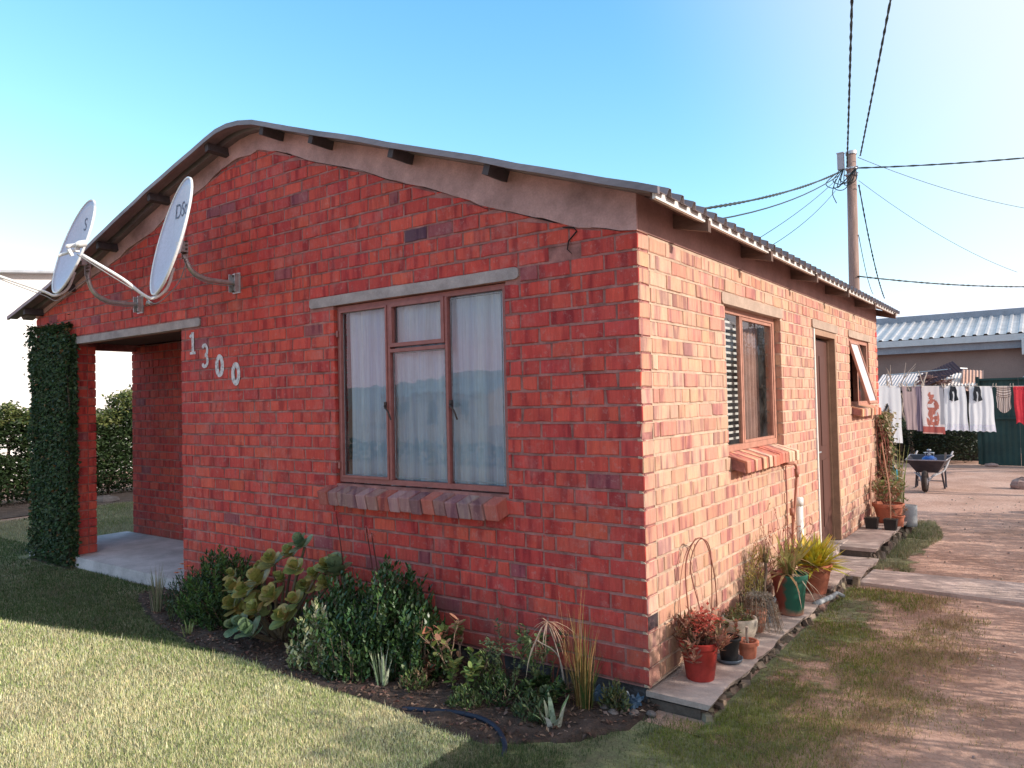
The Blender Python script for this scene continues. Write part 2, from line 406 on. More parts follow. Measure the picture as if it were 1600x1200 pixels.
brick_panel(wall, FRONT, HX, 0, lambda u: interp(PL, u), HF + [(-2.93,-.84,2.40,2.5), (-7.2,-4.52,2.40,2.5)], jb=jf, s1=1, special=sp_front)
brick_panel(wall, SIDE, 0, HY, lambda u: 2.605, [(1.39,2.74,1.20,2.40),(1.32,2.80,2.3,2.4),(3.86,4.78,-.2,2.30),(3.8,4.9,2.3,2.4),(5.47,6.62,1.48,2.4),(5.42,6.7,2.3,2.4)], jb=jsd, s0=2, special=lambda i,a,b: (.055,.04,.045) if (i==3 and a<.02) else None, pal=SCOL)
brick_panel(wall, PBACK, HX, -4.875, lambda u: 2.5, jb=jf, s0=0, colf=.92)
brick_panel(wall, PRET, 0.15, 1.16, lambda u: 2.42)
brick_panel(wall, PIER, 0.15, .235, lambda u: 2.42)
brick_panel(wall, LEFTW, 1.16, HY, lambda u: 2.7)
brick_panel(wall, BACKW, HX, 0, lambda u: 2.6)
wall.build('brick_wall', BR, house)
cm = jf; cs_ = jsd; brk = [p[0] for p in PL]
core(cm, FRONT, HX+.01, -.008, lambda u: interp(PL, u), HF, d1=.14, brk=brk)
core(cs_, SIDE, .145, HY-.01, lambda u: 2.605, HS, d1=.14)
core(cm, PBACK, HX+.02, -4.885, lambda u: 2.5)
core(cm, PRET, .145, 1.16, lambda u: 2.42)
core(cm, LEFTW, 1.30, HY-.01, lambda u: 2.72)
core(cm, BACKW, HX+.02, -.15, lambda u: 2.6)
# left beam over the porch's open side
cm.box((HX+.08, .65, 2.58), (.13, 1.0, .30))
# porch pier depth
cm.box((-7.645, .185, 1.20), (1.0, .09, 2.41))
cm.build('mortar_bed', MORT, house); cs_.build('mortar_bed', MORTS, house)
# gable plaster band (between bricks and roof)
pm = MB(); xs = sorted(set([p[0] for p in PL] + [x for x, z in RP if HX < x < 0] + [HX + .25*k for k in range(1, 33)] + [0]))
xs = [x for x in xs if x <= 0]
def plow(x): return interp(PL, x) + .012*math.sin(x*7.3) + .008*math.sin(x*19)
for a, b in zip(xs, xs[1:]):
    za, zb_ = plow(a), plow(b); ta, tb = roofz(a)-.03, roofz(b)-.03
    if a == xs[0]: a += .004
    pm.hexa([V((a,-.006,za)), V((b,-.006,zb_)), V((b,.13,zb_)), V((a,.13,za)), V((a,-.006,ta)), V((b,-.006,tb)), V((b,.13,tb)), V((a,.13,ta))])
pm.build('gable_plaster', PLAST, house)
bm_ = MB()
bm_.box((-.062, 3.605, 2.735), (.13, 7.19, .255)); bm_.build('wall_plate_band', BAND, house)
bb = MB(); bb.box((HX+.06, 4.2, 2.77), (.13, 6.0, .18)); [bb.hexa([V((a,HY-.13,2.6)),V((b,HY-.13,2.6)),V((b,HY-.01,2.6)),V((a,HY-.01,2.6)),V((a,HY-.13,roofz(a)-.03)),V((b,HY-.13,roofz(b)-.03)),V((b,HY-.01,roofz(b)-.03)),V((a,HY-.01,roofz(a)-.03))]) for a, b in zip(xs, xs[1:])]; bb.build('rear_plaster', PLAST, house)
# hairline cracks stepping through the plaster joint
ck = MB()
crk = [(-.50,2.70),(-.42,2.685),(-.40,2.66),(-.46,2.61),(-.47,2.56),(-.44,2.53)]
ck.tube([(x,-.0075,z) for x, z in crk], [.003,.006,.005,.005,.004,.002], 5)
ck.tube([(x,-.0075,plow(x)-.004) for x in [-3.2,-2.9,-2.6,-2.3,-2.0,-1.7,-1.45]], [.001,.0015,.003,.001,.003,.001,.001], 5)
ck.tube([(x,-.0075,plow(x)-.004) for x in [-1.3,-1.1,-.9,-.7,-.5]], [.001,.002,.001,.003,.001], 5)
ck.tube([(x,-.0075,plow(x)+.002) for x in [-.3,-.2,-.1,-.02]], [.001,.003,.002,.001], 5)
ck.build('wall_crack', M('crack_dark', (.03,.02,.02), 1, .2), house)
# foundation
fm = MB(); fm.box((-4.07, 4.2, -.11), (8.06, 5.9, .215)); fm.box((-2.43, .63, -.1115), (4.82, 1.2, .215)); fm.build('foundation', FOUND, house)
# interior shell
im = MB()
im.box((-4.05, 4.2, .02), (7.8, 5.7, .03)); im.box((-2.5, .72, .02), (4.5, 1.1, .03)); im.box((-4.4, 4.1, 2.62), (7.2, 5.7, .03)); im.box((-2.55, .65, 2.62), (4.5, 1.0, .03))
im.box((-3.1, 2.95, 1.3), (.1, 5.2, 2.5)); im.box((-1.65, 3.35, 1.3), (2.8, .08, 2.5))
im.build('interior', ROOM, house)
pc = MB(); pc.box((-6.5, .65, 2.53), (3.15, .98, .04)); pc.build('porch_ceiling', M('porch_ceiling_board', (.10,.06,.05), .8), house)
# roof: IBR sheet with ribs running down the slope
rm = MB(); prof = []; y = -.225; 
while y < 7.62:
    for dy, h in ((0,0),(.092,0),(.108,.040),(.138,.040),(.156,0)): prof.append((y+dy, h))
    y += .172
prof = [p for p in prof if p[0] <= 7.6]
rx = []
for (a, _), (b, _) in zip(RP, RP[1:]):
    k = max(1, int((b-a)/.2)); rx += [a+(b-a)*q/k for q in range(k)]
rx.append(RP[-1][0]); ny = len(prof)
vs = []
for x in rx:
    sl = (roofz(x+.05)-roofz(x-.05))/.1; nx, nz = -sl/math.hypot(1, sl), 1/math.hypot(1, sl)
    for (yy, h) in prof:
        wv = .0035*math.sin(x*5.2+yy*.6)*(1 if x > -3 else .5) + .002*math.sin(x*11+yy)
        vs.append((x+nx*h, yy+.006*math.sin(x*3), roofz(x)-.036+nz*h+wv))
rm.mesh(vs, [(i*ny+j, (i+1)*ny+j, (i+1)*ny+j+1, i*ny+j+1) for i in range(len(rx)-1) for j in range(ny-1)])
roof = rm.build('roof', ROOFM, house)
sm = roof.modifiers.new('thickness', 'SOLIDIFY'); sm.thickness = .003; sm.offset = -1
# lifted edge strip (folded barge edge of the first sheet)
be = MB()
for a, b in zip(rx, rx[1:]):
    wa = .0035*math.sin(a*5.2)*(1 if a > -3 else .5)+.002*math.sin(a*11); wb = .0035*math.sin(b*5.2)*(1 if b > -3 else .5)+.002*math.sin(b*11)
    be.hexa([V((a,-.245,roofz(a)-.052+wa)), V((b,-.245,roofz(b)-.052+wb)), V((b,-.218,roofz(b)-.052+wb)), V((a,-.218,roofz(a)-.052+wa)),
             V((a,-.245,roofz(a)-.012+wa)), V((b,-.245,roofz(b)-.012+wb)), V((b,-.218,roofz(b)-.012+wb)), V((a,-.218,roofz(a)-.012+wa))])
be.build('barge_flashing', ROOFM, house)
# purlin ends
for x in (-.93, -1.77, -2.63, -3.25, -4.05, -5.05, -6.1, -7.1, -7.95):
    z = roofz(x)-.036; sl = math.atan((roofz(x+.1)-roofz(x-.1))/.2); b = MB()
    b.box((x, 3.5, z-.042), (.05, 7.42, .072), rot('Y', -sl)); b.build('purlin', DKWOOD, house)
# rafters, fascia
for y in (.52, 1.78, 3.12, 4.40, 5.85, 7.25):
    b = MB(); P = []
    for x, h in ((-.02, .09), (.232, .074)):
        z = (2.80 if x < 0 else 2.722)
        P.append((x, z, h))
    (x0,z0_,h0),(x1,z1_,h1) = P
    b.hexa([V((x0,y-.022,z0_-h0)),V((x1,y-.022,z1_-h1)),V((x1,y+.022,z1_-h1)),V((x0,y+.022,z0_-h0)),V((x0,y-.022,z0_)),V((x1,y-.022,z1_)),V((x1,y+.022,z1_)),V((x0,y+.022,z0_))])
    b.build('rafter', WOOD, house)
b = MB()
b.box((.205, 3.67, 2.730), (.02, 7.75, .044)); b.build('fascia_board', WHITE, house)
b = MB(); b.box((.183, 3.67, 2.742), (.022, 7.70, .062)); b.build('eaves_batten', WOOD, house)  # strip added behind the fascia to stop sun dots under the ribs
b = MB(); b.box((-8.31, 3.9, 2.785), (.02, 7.0, .04)); b.build('fascia_board', WOOD, house)
# lintels
def lintel(p0, p1, axis, zc, h, mat, ends=.03):
    b = MB(); L = p1-p0; tl = [0,.3*ends/L,.7*ends/L,ends/L]+[.05+.9*k/12 for k in range(13)]+[1-ends/L,1-.7*ends/L,1-.3*ends/L,1]; n = len(tl)-1; prof_ = []
    for t in tl:
        u = p0+L*t; e = min(t, 1-t)*L; hh = h/2*(1 if e > ends else .55+.45*math.sqrt(max(0, e/ends)))
        wob = .0015*math.sin(u*5)
        for dz, w in ((-hh,-.06),(-hh,.010),(hh,.010),(hh,-.06)):
            prof_.append((u, w+wob*.5, zc+dz+wob))
    PF = FRONT if axis == 'F' else SIDE
    vs = [PF(u, w, z) for u, w, z in prof_]
    fs = [(4*i+j, 4*i+4+j, 4*i+4+(j+1) % 4, 4*i+(j+1) % 4) for i in range(n) for j in range(4)] + [(0,1,2,3), (4*n+3,4*n+2,4*n+1,4*n)]
    b.mesh(vs, fs); return b.build('lintel', mat, house)
lintel(-2.93, -.845, 'F', 2.462, .078, CONC); lintel(-7.2, -4.525, 'F', 2.452, .078, CONC)
lintel(1.31, 2.79, 'S', 2.353, .085, LCREAM); lintel(3.80, 4.88, 'S', 2.353, .085, LCREAM); lintel(5.41, 6.70, 'S', 2.353, .085, LCREAM)

# brick-on-edge sills
def sill(PF, u0, u1, ztop_, out, n, cols, lean=.16, name='window_sill', drop=.075, h=.115):
    b = MB(); w = (u1-u0)/n
    for k in range(n):
        a = u0+k*w+.004+U(-.003,.003); c = u0+(k+1)*w-.006+U(-.003,.003); dz = U(-.004,.004); dw = U(-.008,.008)
        o = out+dw; L = lean*h
        zf = ztop_-drop+dz
        vs = [PF(a+L,.0-.08,ztop_-h), PF(c+L,-.08,ztop_-h), PF(c+L,o-.012,zf-h+.01), PF(a+L,o-.012,zf-h+.01),
              PF(a,-.08,ztop_+dz), PF(c,-.08,ztop_+dz), PF(c,o-.004,zf), PF(a,o-.004,zf)]
        b.hexa(vs, (*jc(random.choice(cols), .15, .08), random.random()))
    s = b.build(name, BR, house)
    bv = s.modifiers.new('worn', 'BEVEL'); bv.width = .007; bv.segments = 2
    c2 = MB(); c2.hexa([PF(u0+.01,-.1,ztop_-h+.006),PF(u1-.01,-.1,ztop_-h+.006),PF(u1,out-.022,ztop_-drop-h+.022),PF(u0+.02,out-.022,ztop_-drop-h+.022),
                        PF(u0+.01,-.1,ztop_-.008),PF(u1-.01,-.1,ztop_-.008),PF(u1-.01,out-.02,ztop_-drop-.008),PF(u0+.01,out-.02,ztop_-drop-.008)])
    c2.build('mortar_joint', MORT, s)
sill(FRONT, -2.735, -.985, 1.035, .125, 16, [(.34,.17,.15),(.38,.22,.20),(.28,.13,.13),(.31,.15,.14),(.42,.12,.09),(.40,.26,.23),(.35,.19,.18)], drop=.06)
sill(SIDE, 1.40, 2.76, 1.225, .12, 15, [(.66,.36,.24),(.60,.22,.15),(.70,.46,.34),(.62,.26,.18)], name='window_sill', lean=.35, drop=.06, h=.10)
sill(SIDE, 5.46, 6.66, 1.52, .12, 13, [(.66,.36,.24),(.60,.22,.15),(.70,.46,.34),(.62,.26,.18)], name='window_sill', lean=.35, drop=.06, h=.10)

# ---- windows
def bar(b, PF, u0, u1, w0, w1, z0, z1, col=None):
    b.hexa([PF(u0,w0,z0),PF(u1,w0,z0),PF(u1,w1,z0),PF(u0,w1,z0),PF(u0,w0,z1),PF(u1,w0,z1),PF(u1,w1,z1),PF(u0,w1,z1)], col)
def frame(b, PF, u0, u1, z0, z1, w0, w1, t):
    bar(b,PF,u0,u1,w0,w1,z0,z0+t); bar(b,PF,u0,u1,w0,w1,z1-t,z1); bar(b,PF,u0,u0+t,w0,w1,z0+t,z1-t); bar(b,PF,u1-t,u1,w0,w1,z0+t,z1-t)
# front window
w = MB(); frame(w, FRONT, -2.64, -.972, 1.04, 2.415, -.075, -.035, .036)
bar(w, FRONT, -2.08, -2.055, -.08, -.028, 1.076, 2.379); bar(w, FRONT, -1.512, -1.49, -.08, -.028, 1.076, 2.379)
fw = w.build('window', TERR, house); tag(fw, 'three light steel window under the concrete lintel')
for (a, b2, c, d, nm) in ((-2.604,-2.082,1.078,2.377,'casement'), (-2.053,-1.514,2.06,2.385,'fanlight'), (-1.488,-1.01,1.078,2.377,'fixed_light'), (-2.053,-1.514,1.078,2.03,'fixed_light')):
    if nm in ('casement','fanlight'):
        f = MB(); frame(f, FRONT, a, b2, c, d, -.07, -.02, .015 if nm == 'casement' else .028); f.build('casement_frame', TERR, fw)
    elif c < 1.2 and d < 2.1:
        f = MB(); bar(f, FRONT, a+.0, b2, -.072, -.025, 2.02, 2.045); f.build('transom', TERR, fw)
    g = MB(); t = .008; g.poly([FRONT(a+t,-.05,c+t), FRONT(b2-t,-.05,c+t), FRONT(b2-t,-.05,d-t), FRONT(a+t,-.05,d-t)]); g.build('pane', GLASS, fw)
    pt = MB()   # bead of old putty
    frame(pt, FRONT, a+.0165, b2-.0165, c+.0165, d-.0165, -.049, -.046, .004); pt.build('putty', M('old_putty', (.30,.31,.34), .8, .4, 40, .6, 90), fw)
for u, z in ((-2.10, 1.60), (-1.46, 1.60)):
    h = MB(); h.tube(bez([FRONT(u,-.02,z+.03),FRONT(u+.01,.005,z+.02),FRONT(u+.05,.008,z-.02),FRONT(u+.07,.0,z-.08)],5), .006, 6)
    h.box(FRONT(u,-.02,z+.03), (.02,.02,.05)); h.build('latch', M('latch_iron', (.05,.03,.03), .5), fw)
for z in (1.17, 2.2):
    h = MB(); h.box(FRONT(-2.625,-.022,z), (.02,.02,.05)); h.build('hinge', TERR, fw)
# window reveals lined with mortar come from the core; curtains
def curtain(name, u0, u1, z0, z1, w0, amp, per, mat, seed, label, PF=FRONT):
    rd = random.Random(seed); n = int((u1-u0)/.012); b = MB(); ph = [rd.uniform(0,6) for _ in range(4)]
    pts = []
    for i in range(n+1):
        u = u0+(u1-u0)*i/n
        a = amp*(math.sin(u*per+ph[0]) + .5*math.sin(u*per*2.3+ph[1]) + .7*math.sin(u*per*.37+ph[2]))
        pts.append((u, a))
    rows = 8; vs = []
    for r in range(rows+1):
        t = r/rows
        for (u, a) in pts: vs.append(PF(u+.01*math.sin(t*3+u*5), w0 + a*(.55+.45*t) , z1+(z0-z1)*t))
    m_ = n+1
    b.mesh(vs, [(r*m_+i, r*m_+i+1, (r+1)*m_+i+1, (r+1)*m_+i) for r in range(rows) for i in range(n)])
    o = b.build(name, mat, None, True, origin=PF((u0+u1)/2, w0, z0)); tag(o, label, 'curtain', 'net curtains in the front window'); return o
curtain('net_curtain', -2.60, -1.80, .95, 2.42, -.11, .020, 42, CURT, 3, 'pale net curtain on the left half of the large front window')
curtain('net_curtain', -1.84, -.98, .95, 2.42, -.12, .022, 36, CURT, 9, 'pale net curtain on the right half of the large front window')
# side window 1
w = MB(); frame(w, SIDE, 1.392, 2.735, 1.225, 2.312, -.10, -.055, .045)
bar(w, SIDE, 1.86, 1.89, -.09, -.058, 1.27, 2.265)
sw = w.build('window', TERR2, house); tag(sw, 'side window with white slatted blind and bare branches mirrored in it')
f = MB(); frame(f, SIDE, 1.895, 2.67, 1.272, 2.262, -.085, -.056, .022); f.build('casement_frame', TERR2, sw)
for a, b2 in ((1.43,1.87),(1.90,2.68)):
    g = MB(); g.poly([SIDE(a,-.072,1.27), SIDE(b2,-.072,1.27), SIDE(b2,-.072,2.268), SIDE(a,-.072,2.268)]); g.build('pane', GLASS2, sw)
bl = MB()
for k in range(20): bar(bl, SIDE, 1.42, 2.02, -.135, -.13, 1.30+k*.048, 1.318+k*.048)
for u in (1.5, 1.75): bar(bl, SIDE, u, u+.008, -.139, -.136, 1.28, 2.3)
bl = bl.build('slat_blind', WHITE, sw)
o = MB(); n = 50; vs = []
for r in range(2):
    for i in range(n+1):
        u = 2.28+.42*i/n; vs.append(SIDE(u, -.2+.02*math.sin(u*70), 2.3-1.1*r))
o.mesh(vs, [(i,i+1,n+2+i,n+1+i) for i in range(n)])
o = o.build('side_curtain', M('brown_curtain_cloth', (.50,.30,.25), .9, .2, 5, .1, 60), None, True, origin=(-.2,2.5,1.2)); tag(o, 'brown curtain drawn at the far end inside the side window', 'curtain')
# side window 2: open top-hung sash
w = MB(); frame(w, SIDE, 5.475, 6.615, 1.50, 2.312, -.09, -.02, .05); bar(w, SIDE, 6.02, 6.07, -.085, -.03, 1.55, 2.265)
w2 = w.build('window', TERR2, house); tag(w2, 'smaller far window with its left sash pushed open')
g = MB(); g.poly([SIDE(6.06,-.06,1.55), SIDE(6.57,-.06,1.55), SIDE(6.57,-.06,2.265), SIDE(6.06,-.06,2.265)]); g.build('pane', GLASS2, w2)
def TILT(u, w_, z):
    dz = 2.27-z; a = R(15); return SIDE(u, -.02 + dz*math.sin(a) + w_*math.cos(a), 2.27 - dz*math.cos(a) + w_*math.sin(a))
f = MB(); frame(f, TILT, 5.53, 6.02, 1.50, 2.27, -.012, .014, .03); sash = f.build('open_sash', TERR2, w2)
g = MB(); g.poly([TILT(5.555,.0,1.525), TILT(5.995,.0,1.525), TILT(5.995,.0,2.245), TILT(5.555,.0,2.245)])
mm, t, nn_, ll = nt('sky_toned_pane'); pb = N(t,'ShaderNodeBsdfPrincipled'); pb.inputs['Base Color'].default_value=(.70,.70,.74,1); pb.inputs['Roughness'].default_value=.25  # opaque pane; the bright sky reflection is put into its base colour
tcx = N(t,'ShaderNodeTexCoord'); ll.new(bumpn(t, noise(t,tcx.outputs['Object'],120,2), .3,.002), pb.inputs['Normal'])
ox = N(t,'ShaderNodeOutputMaterial'); ll.new(pb.outputs[0], ox.inputs['Surface']); g.build('pane', mm, sash)
# door
d = MB()
bar(d, SIDE, 3.862, 3.91, -.13, .004, 0.06, 2.298); bar(d, SIDE, 4.725, 4.778, -.13, .004, 0.06, 2.298); bar(d, SIDE, 3.91, 4.725, -.13, .004, 2.245, 2.298)
bar(d, SIDE, 3.91, 3.93, -.13, -.06, .06, 2.225); bar(d, SIDE, 4.705, 4.725, -.13, -.06, .06, 2.225)
door = d.build('door_frame', TAN, house)
d = MB(); bar(d, SIDE, 3.94, 4.70, -.12, -.08, .07, 2.22)
for z0, z1 in ((.25,.95),(1.1,2.05)):
    bar(d, SIDE, 4.05, 4.28, -.08, -.072, z0, z1); bar(d, SIDE, 4.36, 4.60, -.08, -.072, z0, z1)
dl = d.build('door', DOORM, house)
d = MB(); d.tube([SIDE(4.02,-.08,1.05), SIDE(4.02,-.035,1.05), SIDE(4.13,-.033,1.05)], .009, 8); d.box(SIDE(4.02,-.077,1.05), (.006,.04,.14)); d.build('handle', GALV, dl)
d = MB(); bar(d, SIDE, 3.80, 4.84, -.13, .05, -.02, .055); d.build('threshold', SLABM, house)
d = MB(); bar(d, SIDE, 3.832, 3.861, -.02, .012, .06, 2.30); d.build('white_reveal_edge', WHITE, house)

# painted house number 1300
def ribbon(b, pts, wd, y=-.0046, closed=False):
    n = len(pts); L = []
    for i, (x, z) in enumerate(pts):
        a = pts[(i-1) % n if closed else max(0, i-1)]; c = pts[(i+1) % n if closed else min(n-1, i+1)]
        tx, tz = c[0]-a[0], c[1]-a[1]; q = math.hypot(tx, tz); nx, nz = -tz/q, tx/q
        ww = wd*(1+U(-.1,.1)); L.append(((x+nx*ww/2, z+nz*ww/2), (x-nx*ww/2, z-nz*ww/2)))
    for i in range(n if closed else n-1):
        p, q = L[i], L[(i+1) % n]
        b.hexa([V((p[0][0],y,p[0][1])),V((q[0][0],y,q[0][1])),V((q[1][0],y,q[1][1])),V((p[1][0],y,p[1][1])),
                V((p[0][0],y+.001,p[0][1])),V((q[0][0],y+.001,q[0][1])),V((q[1][0],y+.001,q[1][1])),V((p[1][0],y+.001,p[1][1]))])
def arc(cx, cz, rx_, rz_, a0, a1, n): return [(cx+rx_*math.cos(R(a0+(a1-a0)*k/n)), cz+rz_*math.sin(R(a0+(a1-a0)*k/n))) for k in range(n+1)]
b = MB(); x, z = -4.655, 2.265; ribbon(b, [(x,z+.10),(x,z-.09)], .042); ribbon(b, [(x-.015,z+.083),(x-.05,z+.055)], .026, -.0050); ribbon(b, [(x-.05,z-.098),(x+.05,z-.098)], .026, -.0050); b.build('house_number_digit', STENCIL, house)
b = MB(); x, z = -4.455, 2.135; ribbon(b, arc(x,z+.045,.042,.05,150,-80,9), .034); ribbon(b, arc(x,z-.05,.046,.055,85,-150,10), .036, -.0050); b.build('house_number_digit', STENCIL, house)
for x, z in ((-4.215,2.025),(-3.965,1.942)):
    b = MB(); ribbon(b, arc(x,z,.045,.082,0,343,21), .048, closed=True); b.build('house_number_digit', STENCIL, house)
for o in COL.objects:
    if o.name.startswith('house_number_digit'): pass

# ------------------------------------------------------------------ paving and slabs
def slabmesh(b, x0, x1, y0, y1, zt, zb, jit=.01, n=5):
    """a cast slab with a ragged outer (x1) edge"""
    n = max(10, int((y1-y0)/.05)); ph = U(0,6); ex = [(x1+jit*.8*math.sin(k*.5+ph)+U(-jit,jit)*.5, y0+(y1-y0)*k/n) for k in range(n+1)]
    ring = [(x0,y0)]+ex+[(x0,y1)]; m_ = len(ring); tz = U(-.004,.004)
    i = [V((x, y, zt+tz*(x-x0)/.3)) for x, y in ring]; o = [V((x-(.012+U(0,.01) if x > x0+.05 else 0), y, zb)) for x, y in ring]
    b.mesh(i+o, [tuple(range(m_))]+[(k, m_+k, m_+(k+1) % m_, (k+1) % m_) for k in range(m_)])
slabs = [(-.028,.345,.008,.86,-.030,'thin concrete slab at the house corner carrying the red pot'),
         (.005,.33,.875,1.72,-.036,'second concrete slab from the house corner with the small clay pot'),
         (.005,.335,1.735,2.42,-.042,'cracked concrete slab under the two tone green bucket'),
         (.005,.345,2.82,3.50,.012,'raised slab on bricks just before the door step'),
         (.005,.42,3.52,4.42,-.045,'low concrete step below the brown door'),
         (.005,.40,4.44,7.05,.045,'long raised slab along the wall beyond the door')]
for (x0,x1,y0,y1,zt,lab) in slabs:
    b = MB(); slabmesh(b, x0, x1, y0, y1, zt, zt-.032, .012, 8)
    o = b.build('paving_slab', SLABM, None, origin=((x0+x1)/2, (y0+y1)/2, zt-.03)); tag(o, lab, 'slab', 'concrete slabs along the side wall')
b = MB()
for k in range(150):
    y = .03+k*.047; x = .30+U(-.04,.03) if y < 3.5 else .36+U(-.03,.03); zt = -.080 if y < 2.7 else (-.025 if y < 3.55 else (-.080 if y < 4.4 else .006))
    h_ = zt-GZ+.05; zc = U(.3,.95)
    q = rot('Z', U(0,3)) @ rot('X', U(-.5,.5)); b.box((x, y, GZ-.03+(h_-.02)*zc*.6), (U(.04,.09), U(.03,.08), h_*U(.5,.8)), q, jc((.9,.80,.72),.4), U(.6,.95))
for (x, y0, y1, zt) in ((.14,.02,2.42,-.074),(.16,2.82,3.5,-.022),(.19,4.45,7.04,.012),(.2,3.53,4.4,-.078)):
    b.box((x,(y0+y1)/2,(zt+GZ-.05)/2), (.30,y1-y0,zt-GZ+.05), None, (.45,.42,.42))
o = b.build('rubble_edging', M('edging_stone', (.30,.25,.21), .95, .35, 12, .9, 40, .01, attr=True), None, origin=(.3,3.5,GZ)); tag(o, 'rough stone and brick edging holding up the slabs beside the wall', 'edging')
b = MB(); slabmesh(b, -.05, .0, 0, .1, 0, 0)
b = MB(); vs = []
pp = [(.40,3.55),(1.0,3.52),(1.7,3.48),(3.4,3.5),(3.4,4.25),(1.65,4.24),(1.0,4.18),(.42,4.16)]
b.poly([V((x,y,GZ+.022)) for x, y in pp]); n = len(pp)
for k in range(n): a, c = pp[k], pp[(k+1) % n]; b.poly([V((*a,GZ+.022)),V((*a,GZ-.03)),V((*c,GZ-.03)),V((*c,GZ+.022))])
o = b.build('garden_path', M('path_concrete', (.62,.47,.41), .95, .35, 3, .7, 40, .01), None, origin=(1.9,3.9,GZ)); tag(o, kind='structure')
b = MB(); b.box((-6.6,.565,-.065), (3.44,1.19,.13))
o = b.build('porch_slab', SLABG, house)

# ------------------------------------------------------------------ ground
BED = [(-5.25,.0),(-5.15,-.30),(-4.6,-.52),(-4.0,-.70),(-3.4,-.79),(-2.7,-.80),(-2.1,-.83),(-1.3,-.80),(-.9,-.86),(-.5,-.86),(-.15,-.60),(.02,-.30),(.04,.05),(-2.5,.12),(-5.0,.12)]
def inpoly(px, py, poly):
    c = np.zeros(px.shape, bool); n = len(poly)
    for i in range(n):
        x1, y1 = poly[i]; x2, y2 = poly[(i+1) % n]
        if y1 == y2: continue
        cond = ((y1 > py) != (y2 > py)) & (px < (x2-x1)*(py-y1)/(y2-y1)+x1); c ^= cond
    return c
def ground_mat():
    m, t, n, l = nt('bare_earth'); tc = N(t,'ShaderNodeTexCoord'); ob = tc.outputs['Object']
    c = ramp(t, noise(t, ob, .9, 8, .7), [(.3,(.40,.22,.15)),(.5,(.60,.365,.28)),(.7,(.76,.50,.39))])
    c = mixc(t, c, ramp(t, noise(t, ob, 30, 6, .75), [(.3,.55),(.65,1.1)]), .8, 'MULTIPLY')
    p = N(t,'ShaderNodeBsdfPrincipled'); p.inputs['Roughness'].default_value = .97; l.new(c, p.inputs['Base Color'])
    l.new(bumpn(t, noise(t, ob, 22, 8, .75), .9, .03), p.inputs['Normal'])
    o = N(t,'ShaderNodeOutputMaterial'); l.new(p.outputs[0], o.inputs['Surface']); return m
b = MB(); S = 900; b.poly([V((-S,-S,GZ-.008)),V((S,-S,GZ-.008)),V((S,S,GZ-.008)),V((-S,S,GZ-.008))])
o = b.build('ground', ground_mat(), None); tag(o, kind='structure')
def hillo(name, y0, x0, x1, h, seed, col):
    rd = random.Random(seed); b = MB(); n = 60; top = []
    for i in range(n+1):
        t = i/n; x = x0+(x1-x0)*t; hh = h*(.65+.2*math.sin(t*5+seed)+.12*math.sin(t*13+seed*2)+.03*rd.random())
        top.append((x, hh))
    vs = []
    for x, hh in top: vs += [V((x, y0, -2)), V((x, y0*1.25, hh*.6)), V((x, y0*1.5, hh))]
    b.mesh(vs, [(3*i+j, 3*i+3+j, 3*i+4+j, 3*i+1+j) for i in range(n) for j in range(2)])
    o = b.build(name, M(name+'_scrub', col, 1, .3, .02, 0, .1), None, True); tag(o, kind='structure')
hillo('hills', -300, -900, 500, 42, 4, (.50,.44,.44))  # scrub colour lightened, distance haze painted in
# lawn soil sheet
LAWN = [(-12.6,-9),(1.9,-9),(2.3,-3),(1.75,.4),(1.5,1.5),(1.2,2.7),(.85,3.3),(.33,3.4),(.33,.0),(0,-.3),(-8.3,.3),(-8.4,9),(-12.9,9),(-12.4,2.7),(-11.6,.6)]
def lawnsoil():
    m, t, n, l = nt('lawn_thatch'); tc = N(t,'ShaderNodeTexCoord'); ob = tc.outputs['Object']
    c = ramp(t, noise(t, ob, 2.2, 7, .7), [(.35,(.20,.17,.10)),(.5,(.25,.26,.12)),(.66,(.38,.31,.20))])
    c = mixc(t, c, ramp(t, noise(t, ob, 70, 5, .75), [(.3,.45),(.65,1.1)]), .8, 'MULTIPLY')
    p = N(t,'ShaderNodeBsdfPrincipled'); p.inputs['Roughness'].default_value = 1; l.new(c, p.inputs['Base Color'])
    l.new(bumpn(t, noise(t, ob, 60, 6, .75), .9, .02), p.inputs['Normal'])
    sx = N(t,'ShaderNodeSeparateXYZ'); l.new(ob, sx.inputs[0]); nn2 = N(t,'ShaderNodeMath',operation='MULTIPLY_ADD'); l.new(noise(t, ob, 2.6, 6, .7), nn2.inputs[0]); nn2.inputs[1].default_value = 2.4; l.new(sx.outputs['X'], nn2.inputs[2])
    nn3 = N(t,'ShaderNodeMath',operation='SUBTRACT'); l.new(nn2.outputs[0], nn3.inputs[0]); nn3.inputs[1].default_value = 1.15
    tp = N(t,'ShaderNodeBsdfTransparent'); mx = N(t,'ShaderNodeMixShader'); l.new(ramp(t, nn3.outputs[0], [(.50,0),(.80,1)]), mx.inputs[0]); l.new(p.outputs[0], mx.inputs[1]); l.new(tp.outputs[0], mx.inputs[2])
    o = N(t,'ShaderNodeOutputMaterial'); l.new(mx.outputs[0], o.inputs['Surface']); return m
b = MB(); b.poly([V((-12.6,-9,GZ)),V((1.55,-9,GZ)),V((1.35,-.2,GZ)),V((-8.3,.0,GZ)),V((-8.4,9,GZ)),V((-12.9,9,GZ)),V((-12.4,2.7,GZ)),V((-11.6,.6,GZ))])
b.poly([V((.33,-.2,GZ)),V((1.30,-.2,GZ)),V((1.05,2.6,GZ)),V((.8,3.35,GZ)),V((.33,3.4,GZ))])
b.poly([V((.4,4.3,GZ)),V((.75,4.3,GZ)),V((.66,7.4,GZ)),V((.4,7.6,GZ))])
LS = lawnsoil(); o = b.build('lawn', LS, None); tag(o, kind='structure')
